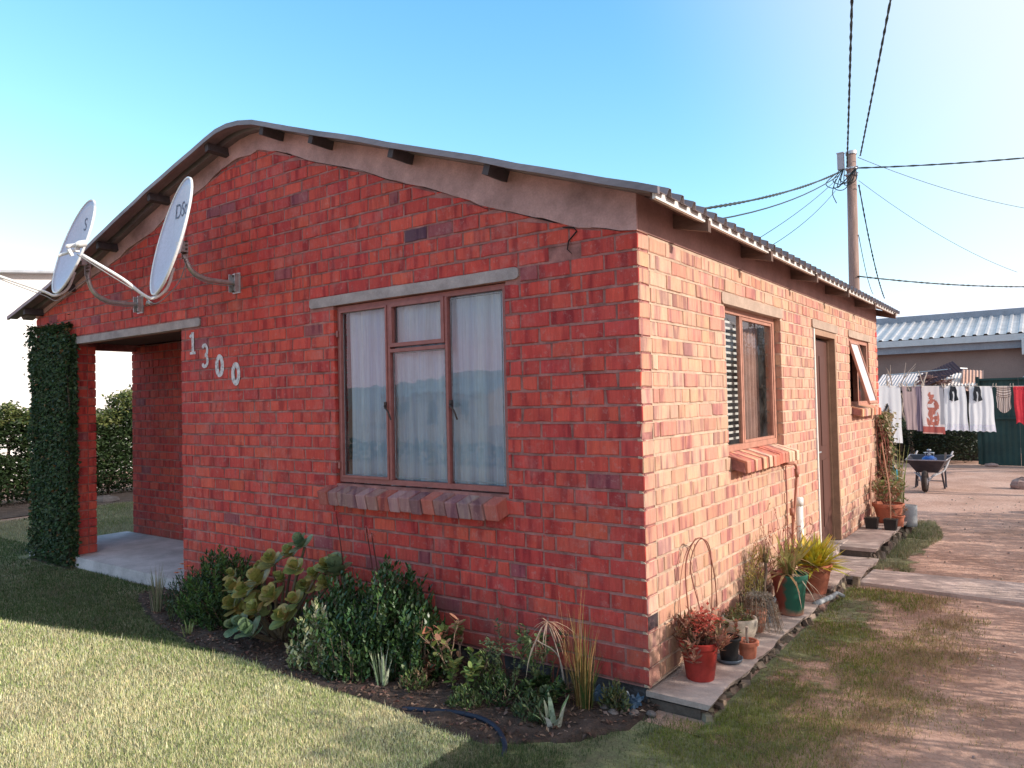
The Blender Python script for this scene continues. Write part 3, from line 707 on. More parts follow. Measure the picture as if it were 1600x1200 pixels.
# planting bed soil with relief
bmk = MB(); nx, ny = 150, 30; X = np.linspace(-5.35,.08,nx); Y = np.linspace(-.92,.1,ny)
from mathutils import noise as mn
gx, gy = np.meshgrid(X, Y, indexing='ij'); ins = inpoly(gx.ravel(), gy.ravel(), BED).reshape(nx, ny)
bz = np.zeros((nx, ny))
for i in range(nx):
    for j in range(ny):
        bz[i,j] = GZ + (.018 + .022*mn.noise(V((X[i]*4,Y[j]*4,0))) + .014*mn.noise(V((X[i]*17,Y[j]*17,3))) if ins[i,j] else -.012)
vs = [V((X[i],Y[j],bz[i,j])) for i in range(nx) for j in range(ny)]
bmk.mesh(vs, [(i*ny+j,(i+1)*ny+j,(i+1)*ny+j+1,i*ny+j+1) for i in range(nx-1) for j in range(ny-1)])
o = bmk.build('bed_soil', M('garden_soil', (.085,.055,.045), 1, .4, 8, 1, 60, .02), None); tag(o, kind='structure')
# leaf litter and mulch chips
lm = MB()
for _ in range(5200):
    x, y = U(-5.2,.05), U(-.86,.08)
    if not inpoly(np.array([x]), np.array([y]), BED)[0]: continue
    c = random.choice([(.16,.09,.065),(.26,.16,.12),(.10,.065,.05),(.36,.24,.19),(.07,.05,.045),(.20,.10,.08)])
    L = U(.012,.045); dd = dirv(U(0,6.28), U(-.3,.5))
    lm.leaf((x,y,GZ+.018+.012*random.random()), dd, (U(-.4,.4),U(-.4,.4),1), L, L*U(.3,.7), jc(c,.3), 'quad', U(-.3,.4), .004)
for _ in range(900):
    x = U(-8.9,-7.0); y = U(-.15,.05)+ (0 if x>-8.2 else U(0,.6)); L = U(.012,.04)
    lm.leaf((x,y,GZ+.01), dirv(U(0,6.28),U(-.2,.4)), (0,0,1), L, L*.5, jc((.12,.08,.07),.3), 'quad', .1)
o = lm.build('leaf_litter', LEAF, None, origin=(-2.5,-.4,GZ)); tag(o, 'dry brown leaf litter and mulch scattered over the flower bed', 'leaf litter', kind='stuff')

# grass ---------------------------------------------------------------
def vnoise(x, y, s, seed=0):
    """value noise, vectorised"""
    r = np.random.default_rng(seed); G = r.random((64,64)); x = (x*s) % 64; y = (y*s) % 64
    i = np.floor(x).astype(int); j = np.floor(y).astype(int); fx = x-i; fy = y-j; fx = fx*fx*(3-2*fx); fy = fy*fy*(3-2*fy)
    i2 = (i+1) % 64; j2 = (j+1) % 64; i %= 64; j %= 64
    return (G[i,j]*(1-fx)+G[i2,j]*fx)*(1-fy)+(G[i,j2]*(1-fx)+G[i2,j2]*fx)*fy
def fbm(x, y, s, seed): return .5*vnoise(x,y,s,seed)+.3*vnoise(x,y,s*2.3,seed+1)+.2*vnoise(x,y,s*5.1,seed+2)
CX, CY = 1.89, -3.84
def make_grass(name, n_try, x0, x1, y0, y1, dens0, lab, hscale=1., region=None, farpow=1.6):
    x = rng.uniform(x0, x1, n_try); y = rng.uniform(y0, y1, n_try)
    d = np.hypot(x-CX, y-CY); base = n_try/((x1-x0)*(y1-y0))
    want = dens0*np.minimum(1, (2.6/np.maximum(d,.5))**farpow)
    keep = rng.random(n_try) < want/base
    bare = fbm(x, y, 1.5, 5)
    keep &= region(x, y)
    keep &= ~((x > -.1) & (y < 3.5) & (rng.random(n_try) < .05))
    x = x[keep]; y = y[keep]; d = d[keep]; n = len(x)
    az = rng.uniform(0, 2*np.pi, n); lean = rng.uniform(.1, 1.15, n)
    wf = np.maximum(1, d/2.8)
    L = (rng.uniform(.010, .027, n) + np.where(rng.random(n) < .05, rng.uniform(0,.03,n), 0))*(.75+.6*fbm(x,y,3.1,40))*hscale*np.minimum(1.3, .8+.08*d)
    W = rng.uniform(.0014, .0030, n)*wf**.9
    dx = np.cos(az)*np.sin(lean); dy = np.sin(az)*np.sin(lean); dz = np.cos(lean)
    px = -np.sin(az); py = np.cos(az)
    vs = np.zeros((n,3,3), np.float32)
    vs[:,0] = np.stack([x-px*W/2, y-py*W/2, np.full(n,GZ-.002)],1); vs[:,1] = np.stack([x+px*W/2, y+py*W/2, np.full(n,GZ-.002)],1)
    vs[:,2] = np.stack([x+dx*L, y+dy*L, GZ+dz*L],1)
    dry = fbm(x, y, 1.1, 11)*.75 + .25*fbm(x, y, 6, 21)
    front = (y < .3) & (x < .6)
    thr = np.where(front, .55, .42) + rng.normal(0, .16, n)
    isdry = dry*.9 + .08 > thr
    g = np.array([[.50,.60,.20],[.38,.52,.16],[.64,.70,.30],[.54,.60,.24]])[rng.integers(0,4,n)]
    s = np.array([[1.0,.92,.58],[.96,.86,.50],[1.0,.96,.68],[.90,.74,.46]])[rng.integers(0,4,n)]
    sunny = front & (y < -.95+.22*(x+3.5)) & (x < -.6)      # sunlit side of the house-shadow line, painted brighter and more straw
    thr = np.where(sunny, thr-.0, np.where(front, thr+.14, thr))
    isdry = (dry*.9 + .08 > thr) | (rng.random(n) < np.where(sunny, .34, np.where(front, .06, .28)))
    rt = (x > .15) & (y < 3.6); k_ = np.where(sunny, 1.08, np.where(front & ~rt, .22, .46))[:,None]; g = g*k_; s = s*k_; g = np.where(rt[:,None], g*np.array([1.05,1.0,.6]), g*np.where((front & ~sunny)[:,None], np.array([.75,1.0,.95]), 1.0)); s = np.where(rt[:,None], s*np.array([1.0,.80,.70]), s); s = np.where((rt & (x < .95) & (rng.random(n) < .6))[:,None], g, s)  # k_ darkens blades inside the house shadow: shade put into their colour
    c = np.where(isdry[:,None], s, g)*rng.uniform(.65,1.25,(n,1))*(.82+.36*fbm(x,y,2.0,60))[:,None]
    me = bpy.data.meshes.new(name); me.vertices.add(n*3); me.vertices.foreach_set('co', vs.ravel()); me.loops.add(n*3)
    me.loops.foreach_set('vertex_index', np.arange(n*3, dtype=np.int32)); me.polygons.add(n)
    me.polygons.foreach_set('loop_start', np.arange(0, n*3, 3, dtype=np.int32)); me.polygons.foreach_set('loop_total', np.full(n,3,np.int32))
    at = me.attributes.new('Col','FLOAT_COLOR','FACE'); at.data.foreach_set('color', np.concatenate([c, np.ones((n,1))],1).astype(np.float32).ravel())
    me.materials.append(GRASSM); me.update()
    o = bpy.data.objects.new(name, me); COL.objects.link(o); WL[o.name] = V((0,0,0)); tag(o, lab, 'grass', kind='stuff'); print(name, n); return o
def reg_front(x, y):
    k = ~inpoly(x, y, [(a, b+.02*math.sin(a*6)) for a, b in BED]) & ~((y > -.04) & (x > -8.35) & (x < .36)) & ~((x>-8.45)&(x<-7.1)&(y>-.16)&(y<.1))
    edge = np.where(x < -10, x > -12.4+ .5*np.sin(y), True)
    k &= edge
    bare = fbm(x, y, 1.5, 5)
    rt = x > .0
    th = rng.random(x.shape)
    k &= ~(rt & (bare+.22*th+.12*np.clip(x-.5,0,1) > .665) & (th > .10)); k &= ~((x > -1.3) & (x <= .0) & (y < -.2) & (bare+.1*th > .64) & (th > .4))
    k &= x + rng.normal(0,.13,x.shape)+.9*(fbm(x,y,2.2,9)-.5) < 1.42-.10*np.maximum(0,y)+.5*np.clip(-y,0,1)
    k &= y < 3.42
    return k
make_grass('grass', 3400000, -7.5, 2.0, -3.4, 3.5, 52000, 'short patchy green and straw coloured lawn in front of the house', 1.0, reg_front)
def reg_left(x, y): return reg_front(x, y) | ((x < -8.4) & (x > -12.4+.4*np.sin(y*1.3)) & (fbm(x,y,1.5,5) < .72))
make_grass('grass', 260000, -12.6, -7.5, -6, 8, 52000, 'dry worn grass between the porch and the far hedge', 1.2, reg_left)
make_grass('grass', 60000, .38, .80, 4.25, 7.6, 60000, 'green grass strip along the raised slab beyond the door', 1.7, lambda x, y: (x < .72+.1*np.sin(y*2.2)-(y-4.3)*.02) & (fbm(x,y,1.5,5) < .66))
# pebbles on the dirt
pb = MB()
for _ in range(420):
    x, y = U(.5,3), U(-.5,11); s_ = U(.003,.010)*(1+y*.08)
    if x < 1.1 and y < 3.4: continue
    pb.box((x,y,GZ-.004+s_*.3), (s_*1.5,s_,s_*.8), rot('Z',U(0,3)) @ rot('X',U(-.4,.4)), jc((.42,.34,.29),.4), .6)
o = pb.build('gravel', ATTR, None, origin=(1.5,4,GZ)); tag(o, 'small pebbles and crumbs of earth on the dirt yard', 'gravel', kind='stuff')
# ------------------------------------------------------------------ satellite dishes
def dish(loc, C, az, tilt, rx_, ry_, pipe, lnb, lab, text, lnb2=False):
    r = thing('satellite_dish', lab, 'satellite dish', loc, 'satellite dishes bracketed to the gable wall'); L = V(loc)
    n = V((-math.sin(az)*math.cos(tilt), -math.cos(az)*math.cos(tilt), math.sin(tilt)))
    e1 = V((math.cos(az), -math.sin(az), 0)); e2 = n.cross(e1); 
    if e2.z < 0: e2 = -e2
    C = L+V(C); D = .075
    P = lambda u, v, w: C + e1*u*rx_ + e2*v*ry_ + n*w
    b = MB(); rings, sg = 9, 56; vs = [P(0,0,-D)]
    for i in range(1, rings+1):
        q = i/rings
        for k in range(sg): t = 2*math.pi*k/sg; vs.append(P(q*math.cos(t), q*math.sin(t), D*(q*q-1)))
    fs = [(0, 1+k, 1+(k+1) % sg) for k in range(sg)]
    for i in range(rings-1):
        for k in range(sg): a = 1+i*sg; fs.append((a+k, a+sg+k, a+sg+(k+1) % sg, a+(k+1) % sg))
    b.mesh(vs, fs); ref = b.build('reflector', DISHM, r, True)
    sm = ref.modifiers.new('thickness', 'SOLIDIFY'); sm.thickness = .004
    b = MB(); rim = [P(math.cos(2*math.pi*k/sg), math.sin(2*math.pi*k/sg), 0) for k in range(sg)]; ou = [(q-C).normalized() for q in rim]; vs = []
    for q, w_ in zip(rim, ou): vs += [q-n*.016+w_*.002, q-n*.012+w_*.014, q+n*.004+w_*.013, q+n*.008+w_*.004, q+n*.002-w_*.004]
    b.mesh(vs, [(5*k+j, 5*((k+1) % sg)+j, 5*((k+1) % sg)+(j+1) % 5, 5*k+(j+1) % 5) for k in range(sg) for j in range(5)])
    b.build('rim', DISHR, ref, True)
    # lettering
    cu = bpy.data.curves.new('txt', 'FONT'); cu.body = text; cu.size = .18; cu.align_x = 'CENTER'; cu.extrude = .0005
    to = bpy.data.objects.new('txt', cu); COL.objects.link(to); dg = bpy.context.evaluated_depsgraph_get(); dg.update()
    me = bpy.data.meshes.new_from_object(to.evaluated_get(dg)); bpy.data.objects.remove(to)
    u0, v0 = -.12, .42
    for vtx in me.vertices:
        u, v = u0*1 + vtx.co.x/rx_, v0 + vtx.co.y/ry_; q2 = u*u+v*v
        vtx.co = P(u, v, D*(q2-1)+.003) - L
    me.materials.clear(); me.materials.append(LOGO)
    lo = bpy.data.objects.new('printed_logo', me); COL.objects.link(lo); lo.parent = ref; WL[lo.name] = L
    # mast: wall plate, bent pipe
    b = MB(); b.box(L+V((0,-.006,0)), (.11,.012,.18)); 
    b.box(L+V((-.045,-.03,0)), (.006,.05,.16)); b.box(L+V((.045,-.03,0)), (.006,.05,.16)); b.build('wall_plate', GALV, r)
    for sx in (-.03,.03):
        for sz in (-.07,.07):
            b = MB(); b.lathe([(.009,0),(.009,.012),(.004,.012),(.004,.02)], L+V((sx,-.012,sz)), 6, rot=rot('X', R(90))); b.build('bolt', M('rusty_bolt',(.16,.12,.10),.6,.3,30,.3), r)
    b = MB(); pts = bez([L+V(p) for p in pipe], 7); b.tube(pts, .021, 12); b.build('mast_pipe', GALV, r, True)
    top = L+V(pipe[-1]); back = P(0, -.12, -D-.01)
    b = MB(); mid = (top+back)/2; b.box(mid, (.07, max(.07,abs(top.y-back.y)), .085)); b.box(back, (.14,.012,.15), rot('Z', -az) @ rot('X', -tilt))
    b.tube([top+V((0,0,-.09)), top+V((0,0,.04))], .027, 10); b.build('tilt_bracket', GALV, r)
    for k in range(4):
        b = MB(); b.box(top+V((.045,-.02+.0*k,.045-.032*k)), (.05,.014,.012)); b.build('clamp_bolt', M('rusty_bolt',(0,0,0)), r)
    # feed arm from the lower rim forward to the LNB
    LN = C + n*lnb[0] + e2*lnb[1] + e1*lnb[2]; B0 = P(0,-.86,-.075); B1 = P(0,-1.08,-.02)
    b = MB(); b.tube(bez([P(0,-.5,-.085), B0, B1+n*.02, B1+n*.09+(LN-B1)*.03, B1+(LN-B1)*.45, LN-(LN-B1)*.06], 6), .0125, 10); b.build('feed_arm', DISHR, r, True)
    b = MB(); d2 = (P(0,.0,-D)-LN).normalized(); q = d2.to_track_quat('Z','Y').to_matrix()
    b.lathe([(.013,-.075),(.016,-.06),(.016,-.02),(.02,0),(.026,.025),(.026,.036),(.0,.038)], LN+V((0,0,.05)), 16, rot=q)
    ln = b.build('lnb', DISHR, r, True)
    b = MB(); b.box(LN+V((0,0,.02)), (.026,.03,.045)); b.box(LN-d2*.045, (.022,.022,.055), rot('X',.5))
    if lnb2: b.tube(bez([LN+V((0,.02,.03)), LN+V((-.03,-.03,.0)), LN+V((-.1,-.09,-.03))],5), [.012]*11, 8); b.lathe([(.014,-.04),(.024,-.02),(.026,.03),(0,.034)], LN+V((.055,.01,.055)), 14, rot=q)
    b.build('lnb_holder', DISHR, ln)
    # coax cable tied along the arm and pipe
    b = MB(); dn = V((0,0,-.03)); cp = [LN+V((0,0,-.02)), LN+(B1-LN)*.4+dn, LN+(B1-LN)*.8+dn*1.2, B1+dn*1.2, P(0,-.7,-.14)+V((0,0,-.02)), top+V((.02,0,-.12))] + [L+V(p)+V((0,0,-.03)) for p in reversed(pipe[:-1])]
    b.tube(bez(cp, 6), .0045, 6); b.build('coax_cable', M('grey_cable', (.3,.3,.32), .6, .1), r, True)
    return r
dish((-3.93,0,2.747), (.02,-.625,.318), R(16), R(14), .44, .50, [(0,-.01,0),(0,-.16,-.002),(0,-.30,.004),(.0,-.42,.05),(0,-.478,.14),(0,-.49,.24)], (.60,-.36,.0),
     'larger white satellite dish nearer the corner of the house, above the sprayed number', 'DStv', True)
dish((-5.62,0,2.722), (.02,-.655,.50), R(8), R(17), .42, .475, [(0,-.01,0),(0,-.2,-.002),(0,-.34,.01),(.0,-.46,.08),(0,-.51,.20),(0,-.515,.32)], (.52,-.50,-.06),
     'smaller looking white satellite dish at the left, above the porch lintel', 'S', False)
# loose clip and plug hanging by the left bracket
b = MB(); b.tube([(-5.45,-.02,2.71),(-5.38,-.05,2.72),(-5.33,-.04,2.70)], .02, 8); b.tube([(-5.33,-.04,2.76),(-5.2,-.05,2.77)], .012, 8)
b.build('cable_clip', GALV, house)

# ------------------------------------------------------------------ plants
def dome(rx_, ry_, h, lowz=.1):
    while True:
        x, y, z = U(-1,1), U(-1,1), U(0,1)
        if x*x+y*y+z*z < 1 and z > lowz: return V((x*rx_, y*ry_, z*h))
def sprigbush(name, lab, cat, base, rx_, ry_, h, n, ll, lw, cols, kind='lance', mat=None, per=10, stemc=BARK, parent=None, up=.5, lift=0, group=None, slen=.12, clip=None):
    base = V(base); root = parent or thing(name, lab, cat, base, group)
    lf, st = MB(), MB()
    for _ in range(n):
        q = dome(rx_, ry_, h); e = (q.x/rx_)**2+(q.y/ry_)**2+(q.z/h)**2
        if e < .30 and random.random() < .75: continue
        tip = base+q+V((0,0,lift)); 
        if clip and not clip(tip): continue
        d = V((q.x/rx_*.5, q.y/ry_*.5, up+q.z/h*.6)).normalized(); d = (d+V((U(-.3,.3),U(-.3,.3),U(-.2,.2)))).normalized()
        s = tip-d*slen
        if random.random() < .25: st.tube([base+V((q.x*.15,q.y*.15,0)), base+V((q.x*.55,q.y*.55,q.z*.45+lift*.6)), s, tip], [.006,.005,.003,.002], 5, cap=False)
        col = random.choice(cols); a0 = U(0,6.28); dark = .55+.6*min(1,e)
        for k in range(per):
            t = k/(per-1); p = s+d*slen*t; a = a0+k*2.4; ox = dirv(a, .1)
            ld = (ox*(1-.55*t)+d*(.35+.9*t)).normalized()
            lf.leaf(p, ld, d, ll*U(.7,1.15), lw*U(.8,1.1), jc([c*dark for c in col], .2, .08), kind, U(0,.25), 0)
    if st.v: st.build('stem', stemc, root)
    lf.build('foliage', mat or LEAF, root); return root
DG = [(.035,.075,.022),(.05,.10,.03),(.07,.12,.035),(.03,.06,.025)]
LG = [(.16,.24,.06),(.22,.30,.09),(.12,.20,.05)]
OLV = [(.36,.31,.10),(.29,.31,.09),(.42,.32,.12),(.24,.28,.09)]
WALLCLIP = lambda p: p.y < -.03
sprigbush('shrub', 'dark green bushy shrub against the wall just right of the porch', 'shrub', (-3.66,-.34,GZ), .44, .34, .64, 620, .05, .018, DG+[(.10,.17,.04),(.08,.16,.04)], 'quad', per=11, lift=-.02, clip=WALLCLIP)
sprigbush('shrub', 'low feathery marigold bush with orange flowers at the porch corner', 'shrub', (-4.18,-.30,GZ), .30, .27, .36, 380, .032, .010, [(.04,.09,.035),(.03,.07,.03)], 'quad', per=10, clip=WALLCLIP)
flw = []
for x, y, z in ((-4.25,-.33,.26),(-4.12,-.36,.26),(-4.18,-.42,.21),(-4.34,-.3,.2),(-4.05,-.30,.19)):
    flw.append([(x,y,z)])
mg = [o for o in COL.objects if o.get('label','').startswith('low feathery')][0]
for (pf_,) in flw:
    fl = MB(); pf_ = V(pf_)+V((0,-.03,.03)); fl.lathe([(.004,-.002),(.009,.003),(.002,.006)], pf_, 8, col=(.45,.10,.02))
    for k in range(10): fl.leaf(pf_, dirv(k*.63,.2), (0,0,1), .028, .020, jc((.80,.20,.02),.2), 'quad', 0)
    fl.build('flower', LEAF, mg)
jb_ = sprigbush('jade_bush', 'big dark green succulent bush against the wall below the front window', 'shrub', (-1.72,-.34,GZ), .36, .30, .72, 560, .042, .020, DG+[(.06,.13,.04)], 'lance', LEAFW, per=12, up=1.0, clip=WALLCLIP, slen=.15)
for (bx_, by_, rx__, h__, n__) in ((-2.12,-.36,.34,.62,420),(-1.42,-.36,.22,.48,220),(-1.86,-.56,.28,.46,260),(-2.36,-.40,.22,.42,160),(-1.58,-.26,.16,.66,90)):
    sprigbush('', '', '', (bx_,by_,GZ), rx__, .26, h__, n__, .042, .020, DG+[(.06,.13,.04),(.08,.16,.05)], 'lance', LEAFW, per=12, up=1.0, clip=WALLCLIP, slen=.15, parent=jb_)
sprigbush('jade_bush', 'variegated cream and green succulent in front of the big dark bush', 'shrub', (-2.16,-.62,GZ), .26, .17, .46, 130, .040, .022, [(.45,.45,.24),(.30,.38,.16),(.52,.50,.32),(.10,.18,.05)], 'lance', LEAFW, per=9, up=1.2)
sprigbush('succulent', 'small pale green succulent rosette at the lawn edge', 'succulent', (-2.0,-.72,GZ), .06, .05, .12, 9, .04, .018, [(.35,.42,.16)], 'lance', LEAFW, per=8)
# paddle-leaf succulents
def rosette(b, p, d, R0, n, cols):
    p = V(p); d = V(d).normalized(); a0 = U(0,6.3); x = d.cross(V((0,0,1)) if abs(d.z) < .9 else V((1,0,0))).normalized(); y = d.cross(x)
    for k in range(n):
        t = k/n; a = a0+(k % 2)*math.pi+(k//2)*1.45; o = x*math.cos(a)+y*math.sin(a)
        ld = (o*(1-.75*t)+d*(.25+1.0*t)).normalized(); L = R0*(1-.45*t)*U(.85,1.1)
        b.leaf(p+d*(t*R0*.55), ld, d, L, L*.86, jc(random.choice(cols),.15,.06), 'round', U(-.15,.1), .10)
kal = thing('paddle_succulent', 'large paddle leaved succulent with round olive and reddish leaves', 'succulent', (-2.85,-.42,GZ))
lf, st = MB(), MB(); BG = [(.17,.24,.13),(.22,.28,.13),(.14,.22,.12)]
spots = [(-3.35,-.44,.30,.10,1),(-3.18,-.42,.02,.12,1),(-2.9,-.50,.32,.12,1),(-2.75,-.42,.34,.11,1),(-2.56,-.55,.10,.12,1),(-3.0,-.45,.12,.13,1),(-2.40,-.30,.44,.10,1),(-2.6,-.34,.28,.11,1),(-2.78,-.66,.00,.15,0),(-3.22,-.50,.22,.11,1),(-3.02,-.55,.22,.12,1),(-3.28,-.48,.07,.11,1),(-2.72,-.52,.23,.125,1),(-2.92,-.38,.44,.11,1),(-2.62,-.40,.42,.11,1),(-2.48,-.35,.38,.10,1),(-2.66,-.30,.58,.10,0),(-2.36,-.34,.33,.10,1),(-3.10,-.36,.36,.10,1),(-2.98,-.62,.03,.11,0),(-2.85,-.58,.13,.12,1),(-2.52,-.48,.22,.10,1),(-3.12,-.60,-.02,.09,0),(-2.8,-.30,.50,.09,1)]
for x, y, z, r0, g in spots:
    d = V((U(-.3,.3), -.55, .8)); rosette(lf, (x,y,z), d, r0*U(.85,1.22), 11, BG if g == 0 else OLV)
    st.tube(bez([(-2.85+U(-.1,.1),-.40,GZ), ((x-2.85)/2,(y-.4)/2,(z+GZ)/2-.02), (x,y,z)], 4), [.013]*3+[.010]*6, 7)
st.build('stem', M('succulent_stem',(.15,.12,.08),.9,.3), kal); lf.build('foliage', LEAFW, kal, True)
k2 = thing('paddle_succulent', 'single raised grey green rosette on a stalk above the dark bush', 'succulent', (-2.30,-.28,GZ)); lf, st = MB(), MB()
rosette(lf, (-2.30,-.30,.40), (0,-.15,1), .17, 14, [(.16,.22,.12),(.20,.25,.12),(.25,.26,.12)]); st.tube([(-2.30,-.28,GZ),(-2.33,-.29,.15),(-2.30,-.30,.41)], .014, 8)
st.build('stem', BARKP, k2); lf.build('foliage', LEAFW, k2, True)
# red aloe-like flowers
for x, z, n_, lab in ((-2.24,.88,1,'tall thin stalk with a drooping red flower below the window sill'), (-1.93,.80,2,'pair of thin stalks with withered pink flowers below the window')):
    r = thing('flower_stalk', lab, 'flower', (x,-.25,GZ)); st, fl = MB(), MB()
    for k in range(n_):
        xx = x+.05*k; st.tube(bez([(xx-.02,-.25,GZ),(xx-.01,-.28,z*.5),(xx,-.35,z-.04*k)],5), .0045, 6)
        for q in range(26): fl.leaf((xx,-.35,z-.04*k), dirv(U(0,6.28), U(-1.2,.5)), (0,0,1), U(.03,.055), .007, jc((.62,.07,.07) if n_ == 1 else (.55,.18,.17),.3), 'quad', .3)
    st.build('stalk', M('red_stalk', (.12,.03,.03), .7, .2), r); fl.build('flower', LEAF, r)
def grassclump(name, lab, cat, base, n, h, spread, cols, w=.006, bend=.35, group=None, parent=None, upr=.5):
    base = V(base); lf = MB()
    r = parent or thing(name, lab, cat, base, group)
    for _ in range(n):
        a = U(0,6.28); o = V((math.cos(a),math.sin(a),0))*U(0,.05); L = h*U(.5,1.05); s = spread*U(.1,1)
        pts = [base+o, base+o*1.4+V((math.cos(a)*s*.25,math.sin(a)*s*.25,L*.55)), base+o*1.5+V((math.cos(a)*s,math.sin(a)*s,L*(1-bend*s/max(spread,.01)*upr)))]
        P = bez(pts, 4); c = jc(random.choice(cols),.2)
        sd = V((-math.sin(a),math.cos(a),0)); n_ = len(P)
        vs = []; 
        for i, p in enumerate(P): ww = w*(1-(i/(n_-1))**2*.95); vs += [p-sd*ww/2, p+sd*ww/2]
        lf.mesh(vs, [(2*i,2*i+1,2*i+3,2*i+2) for i in range(n_-1)], c)
    lf.build('blades', GRASSM, r); return r
STR = [(.50,.33,.14),(.42,.25,.10),(.30,.22,.08)]
gc = grassclump('ornamental_grass', 'tall golden dry grass clump standing near the house corner', 'ornamental grass', (-.30,-.22,GZ), 75, .58, .10, STR+[(.14,.18,.05)], .006, .1)
grassclump('', '', '', (-.34,-.24,GZ), 12, .85, .10, STR, .004, .05, parent=gc)
grassclump('', '', '', (-.30,-.22,GZ), 50, .34, .16, [(.08,.13,.04),(.12,.15,.05)], .007, .3, parent=gc)
pf = MB(); stt = MB()
for (hx, hz, n_) in ((-.50,.36,22),(-.58,.24,10)):
    stt.tube(bez([(-.42,-.22,GZ),(-.45,-.24,.15),(hx,-.28,hz)],5), .003, 5)
    for k in range(n_): pf.leaf((hx,-.28,hz), dirv(U(0,6.28), U(-.9,.5)), (0,0,1), U(.08,.19), .008, jc((.62,.42,.30),.2), 'strap', .7)
pr = thing('papyrus', 'dried umbrella like papyrus head drooping beside the grass clump', 'papyrus', (-.42,-.22,GZ)); stt.build('stem', BARKP, pr); pf.build('head', LEAF, pr)
grassclump('ornamental_grass', 'withered upright grass tuft at the corner of the porch slab', 'ornamental grass', (-4.38,-.52,GZ), 46, .42, .10, [(.34,.30,.22),(.26,.25,.16),(.14,.18,.09)], .007, .1)
grassclump('bulb_plant', 'white edged spiky bulb plant in sunlit soil', 'plant', (-1.52,-.60,GZ), 26, .24, .06, [(.55,.60,.42),(.40,.48,.28),(.62,.62,.50)], .014, .1)
grassclump('bulb_plant', 'pale lily like leaves at the front edge of the bed', 'plant', (-.33,-.50,GZ), 9, .17, .12, [(.42,.50,.36),(.30,.40,.2),(.6,.62,.52)], .034, .3)
grassclump('bulb_plant', 'tiny pale aloe offshoot at the lawn edge left of the paddle leaves', 'plant', (-3.55,-.72,GZ), 9, .13, .10, [(.30,.34,.14)], .016, .3)
# pelargonium with sunlit pink leaves
def twigplant(name, lab, cat, base, n, h, spread, leafc, ll, nl, stemm, stemr=.0035, kind='paddle', mat=LEAF, fork=2, parent=None, group=None, sn='stem', ln='foliage', lo=.4):
    base = V(base); r = parent or thing(name, lab, cat, base, group); st, lf = MB(), MB()
    def grow(p, d, L, rad, lv):
        q = p + d*L*.5 + V((U(-.1,.1),U(-.1,.1),0))*L; e = p+d*L+V((U(-.12,.12),U(-.12,.12),.05))*L
        st.tube([p,q,e], [rad, rad*.85, rad*.65], 5, cap=False)
        for k in range(nl):
            t = U(lo,1.05); s = p.lerp(e, t)
            if leafc: lf.leaf(s, (dirv(U(0,6.28),U(-.2,.9))+d*.4).normalized(), (0,0,1), ll*U(.6,1.2), ll*U(.45,.7), jc(random.choice(leafc),.2), kind, U(0,.3), .05)
        if lv > 0:
            for _ in range(fork): grow(e, (d+V((U(-.6,.6),U(-.6,.6),U(-.1,.4)))).normalized(), L*U(.5,.8), rad*.65, lv-1)
    for _ in range(n):
        a = U(0,6.28); d = V((math.cos(a)*spread, math.sin(a)*spread, 1)).normalized()
        grow(base+V((math.cos(a),math.sin(a),0))*.02, d, h*U(.35,.5), stemr, 2 if fork > 1 else 1)
    st.build(sn, stemm, r)
    if lf.v: lf.build(ln, mat, r)
    return r
REDST = M('red_twig', (.28,.10,.07), .8, .3, 30, .3); GST = M('green_twig', (.16,.18,.07), .8, .3, 30, .3); TW = M('dry_twig', (.30,.20,.14), .9, .3, 30, .3)
twigplant('geranium', 'leggy geranium with pinkish sunlit leaves right of the big bush', 'plant', (-1.20,-.30,GZ), 4, .42, .45, [(.50,.26,.16),(.20,.28,.07),(.55,.22,.16),(.30,.34,.12)], .06, 3, TW, .007, 'round')
twigplant('geranium', 'small green geranium with round leaves low at the lawn side', 'plant', (-1.02,-.50,GZ), 4, .26, .55, [(.16,.24,.05),(.30,.33,.10),(.10,.18,.05)], .05, 4, GST, .004, 'round')
twigplant('herb', 'small grey green leafy shrub left of the grass clump', 'shrub', (-.82,-.25,GZ), 7, .36, .4, [(.16,.22,.12),(.22,.27,.15),(.10,.15,.08)], .03, 6, GST, .003, 'lance')
twigplant('herb', 'leafy green shrub with glossy leaves just left of the dried papyrus', 'shrub', (-.60,-.20,GZ), 8, .38, .4, [(.09,.16,.06),(.14,.20,.09),(.18,.24,.10)], .035, 6, GST, .003, 'lance')
twigplant('herb', 'dense dark green foliage low at the foot of the grass clump', 'shrub', (-.50,-.33,GZ), 11, .20, .9, DG+[(.08,.12,.07)], .04, 7, GST, .003, 'lance')
twigplant('dry_weed', 'bare red brown weed stalks against the wall between the bushes', 'weed', (-.95,-.08,GZ), 4, .55, .22, None, .02, 0, REDST, .003)
twigplant('dry_weed', 'bare reddish twigs against the wall left of the corner grass', 'weed', (-.62,-.07,GZ), 4, .5, .25, None, .02, 0, REDST, .003)
twigplant('geranium', 'dull red leaved seedling in the sunlit mulch', 'plant', (-1.36,-.45,GZ), 4, .15, .8, [(.30,.12,.08),(.42,.20,.13)], .04, 4, REDST, .003, 'round')
twigplant('herb', 'thin green weed climbing low beside the porch shrub', 'weed', (-4.0,-.58,GZ), 4, .2, .5, [(.08,.12,.05)], .03, 5, GST, .003, 'lance')
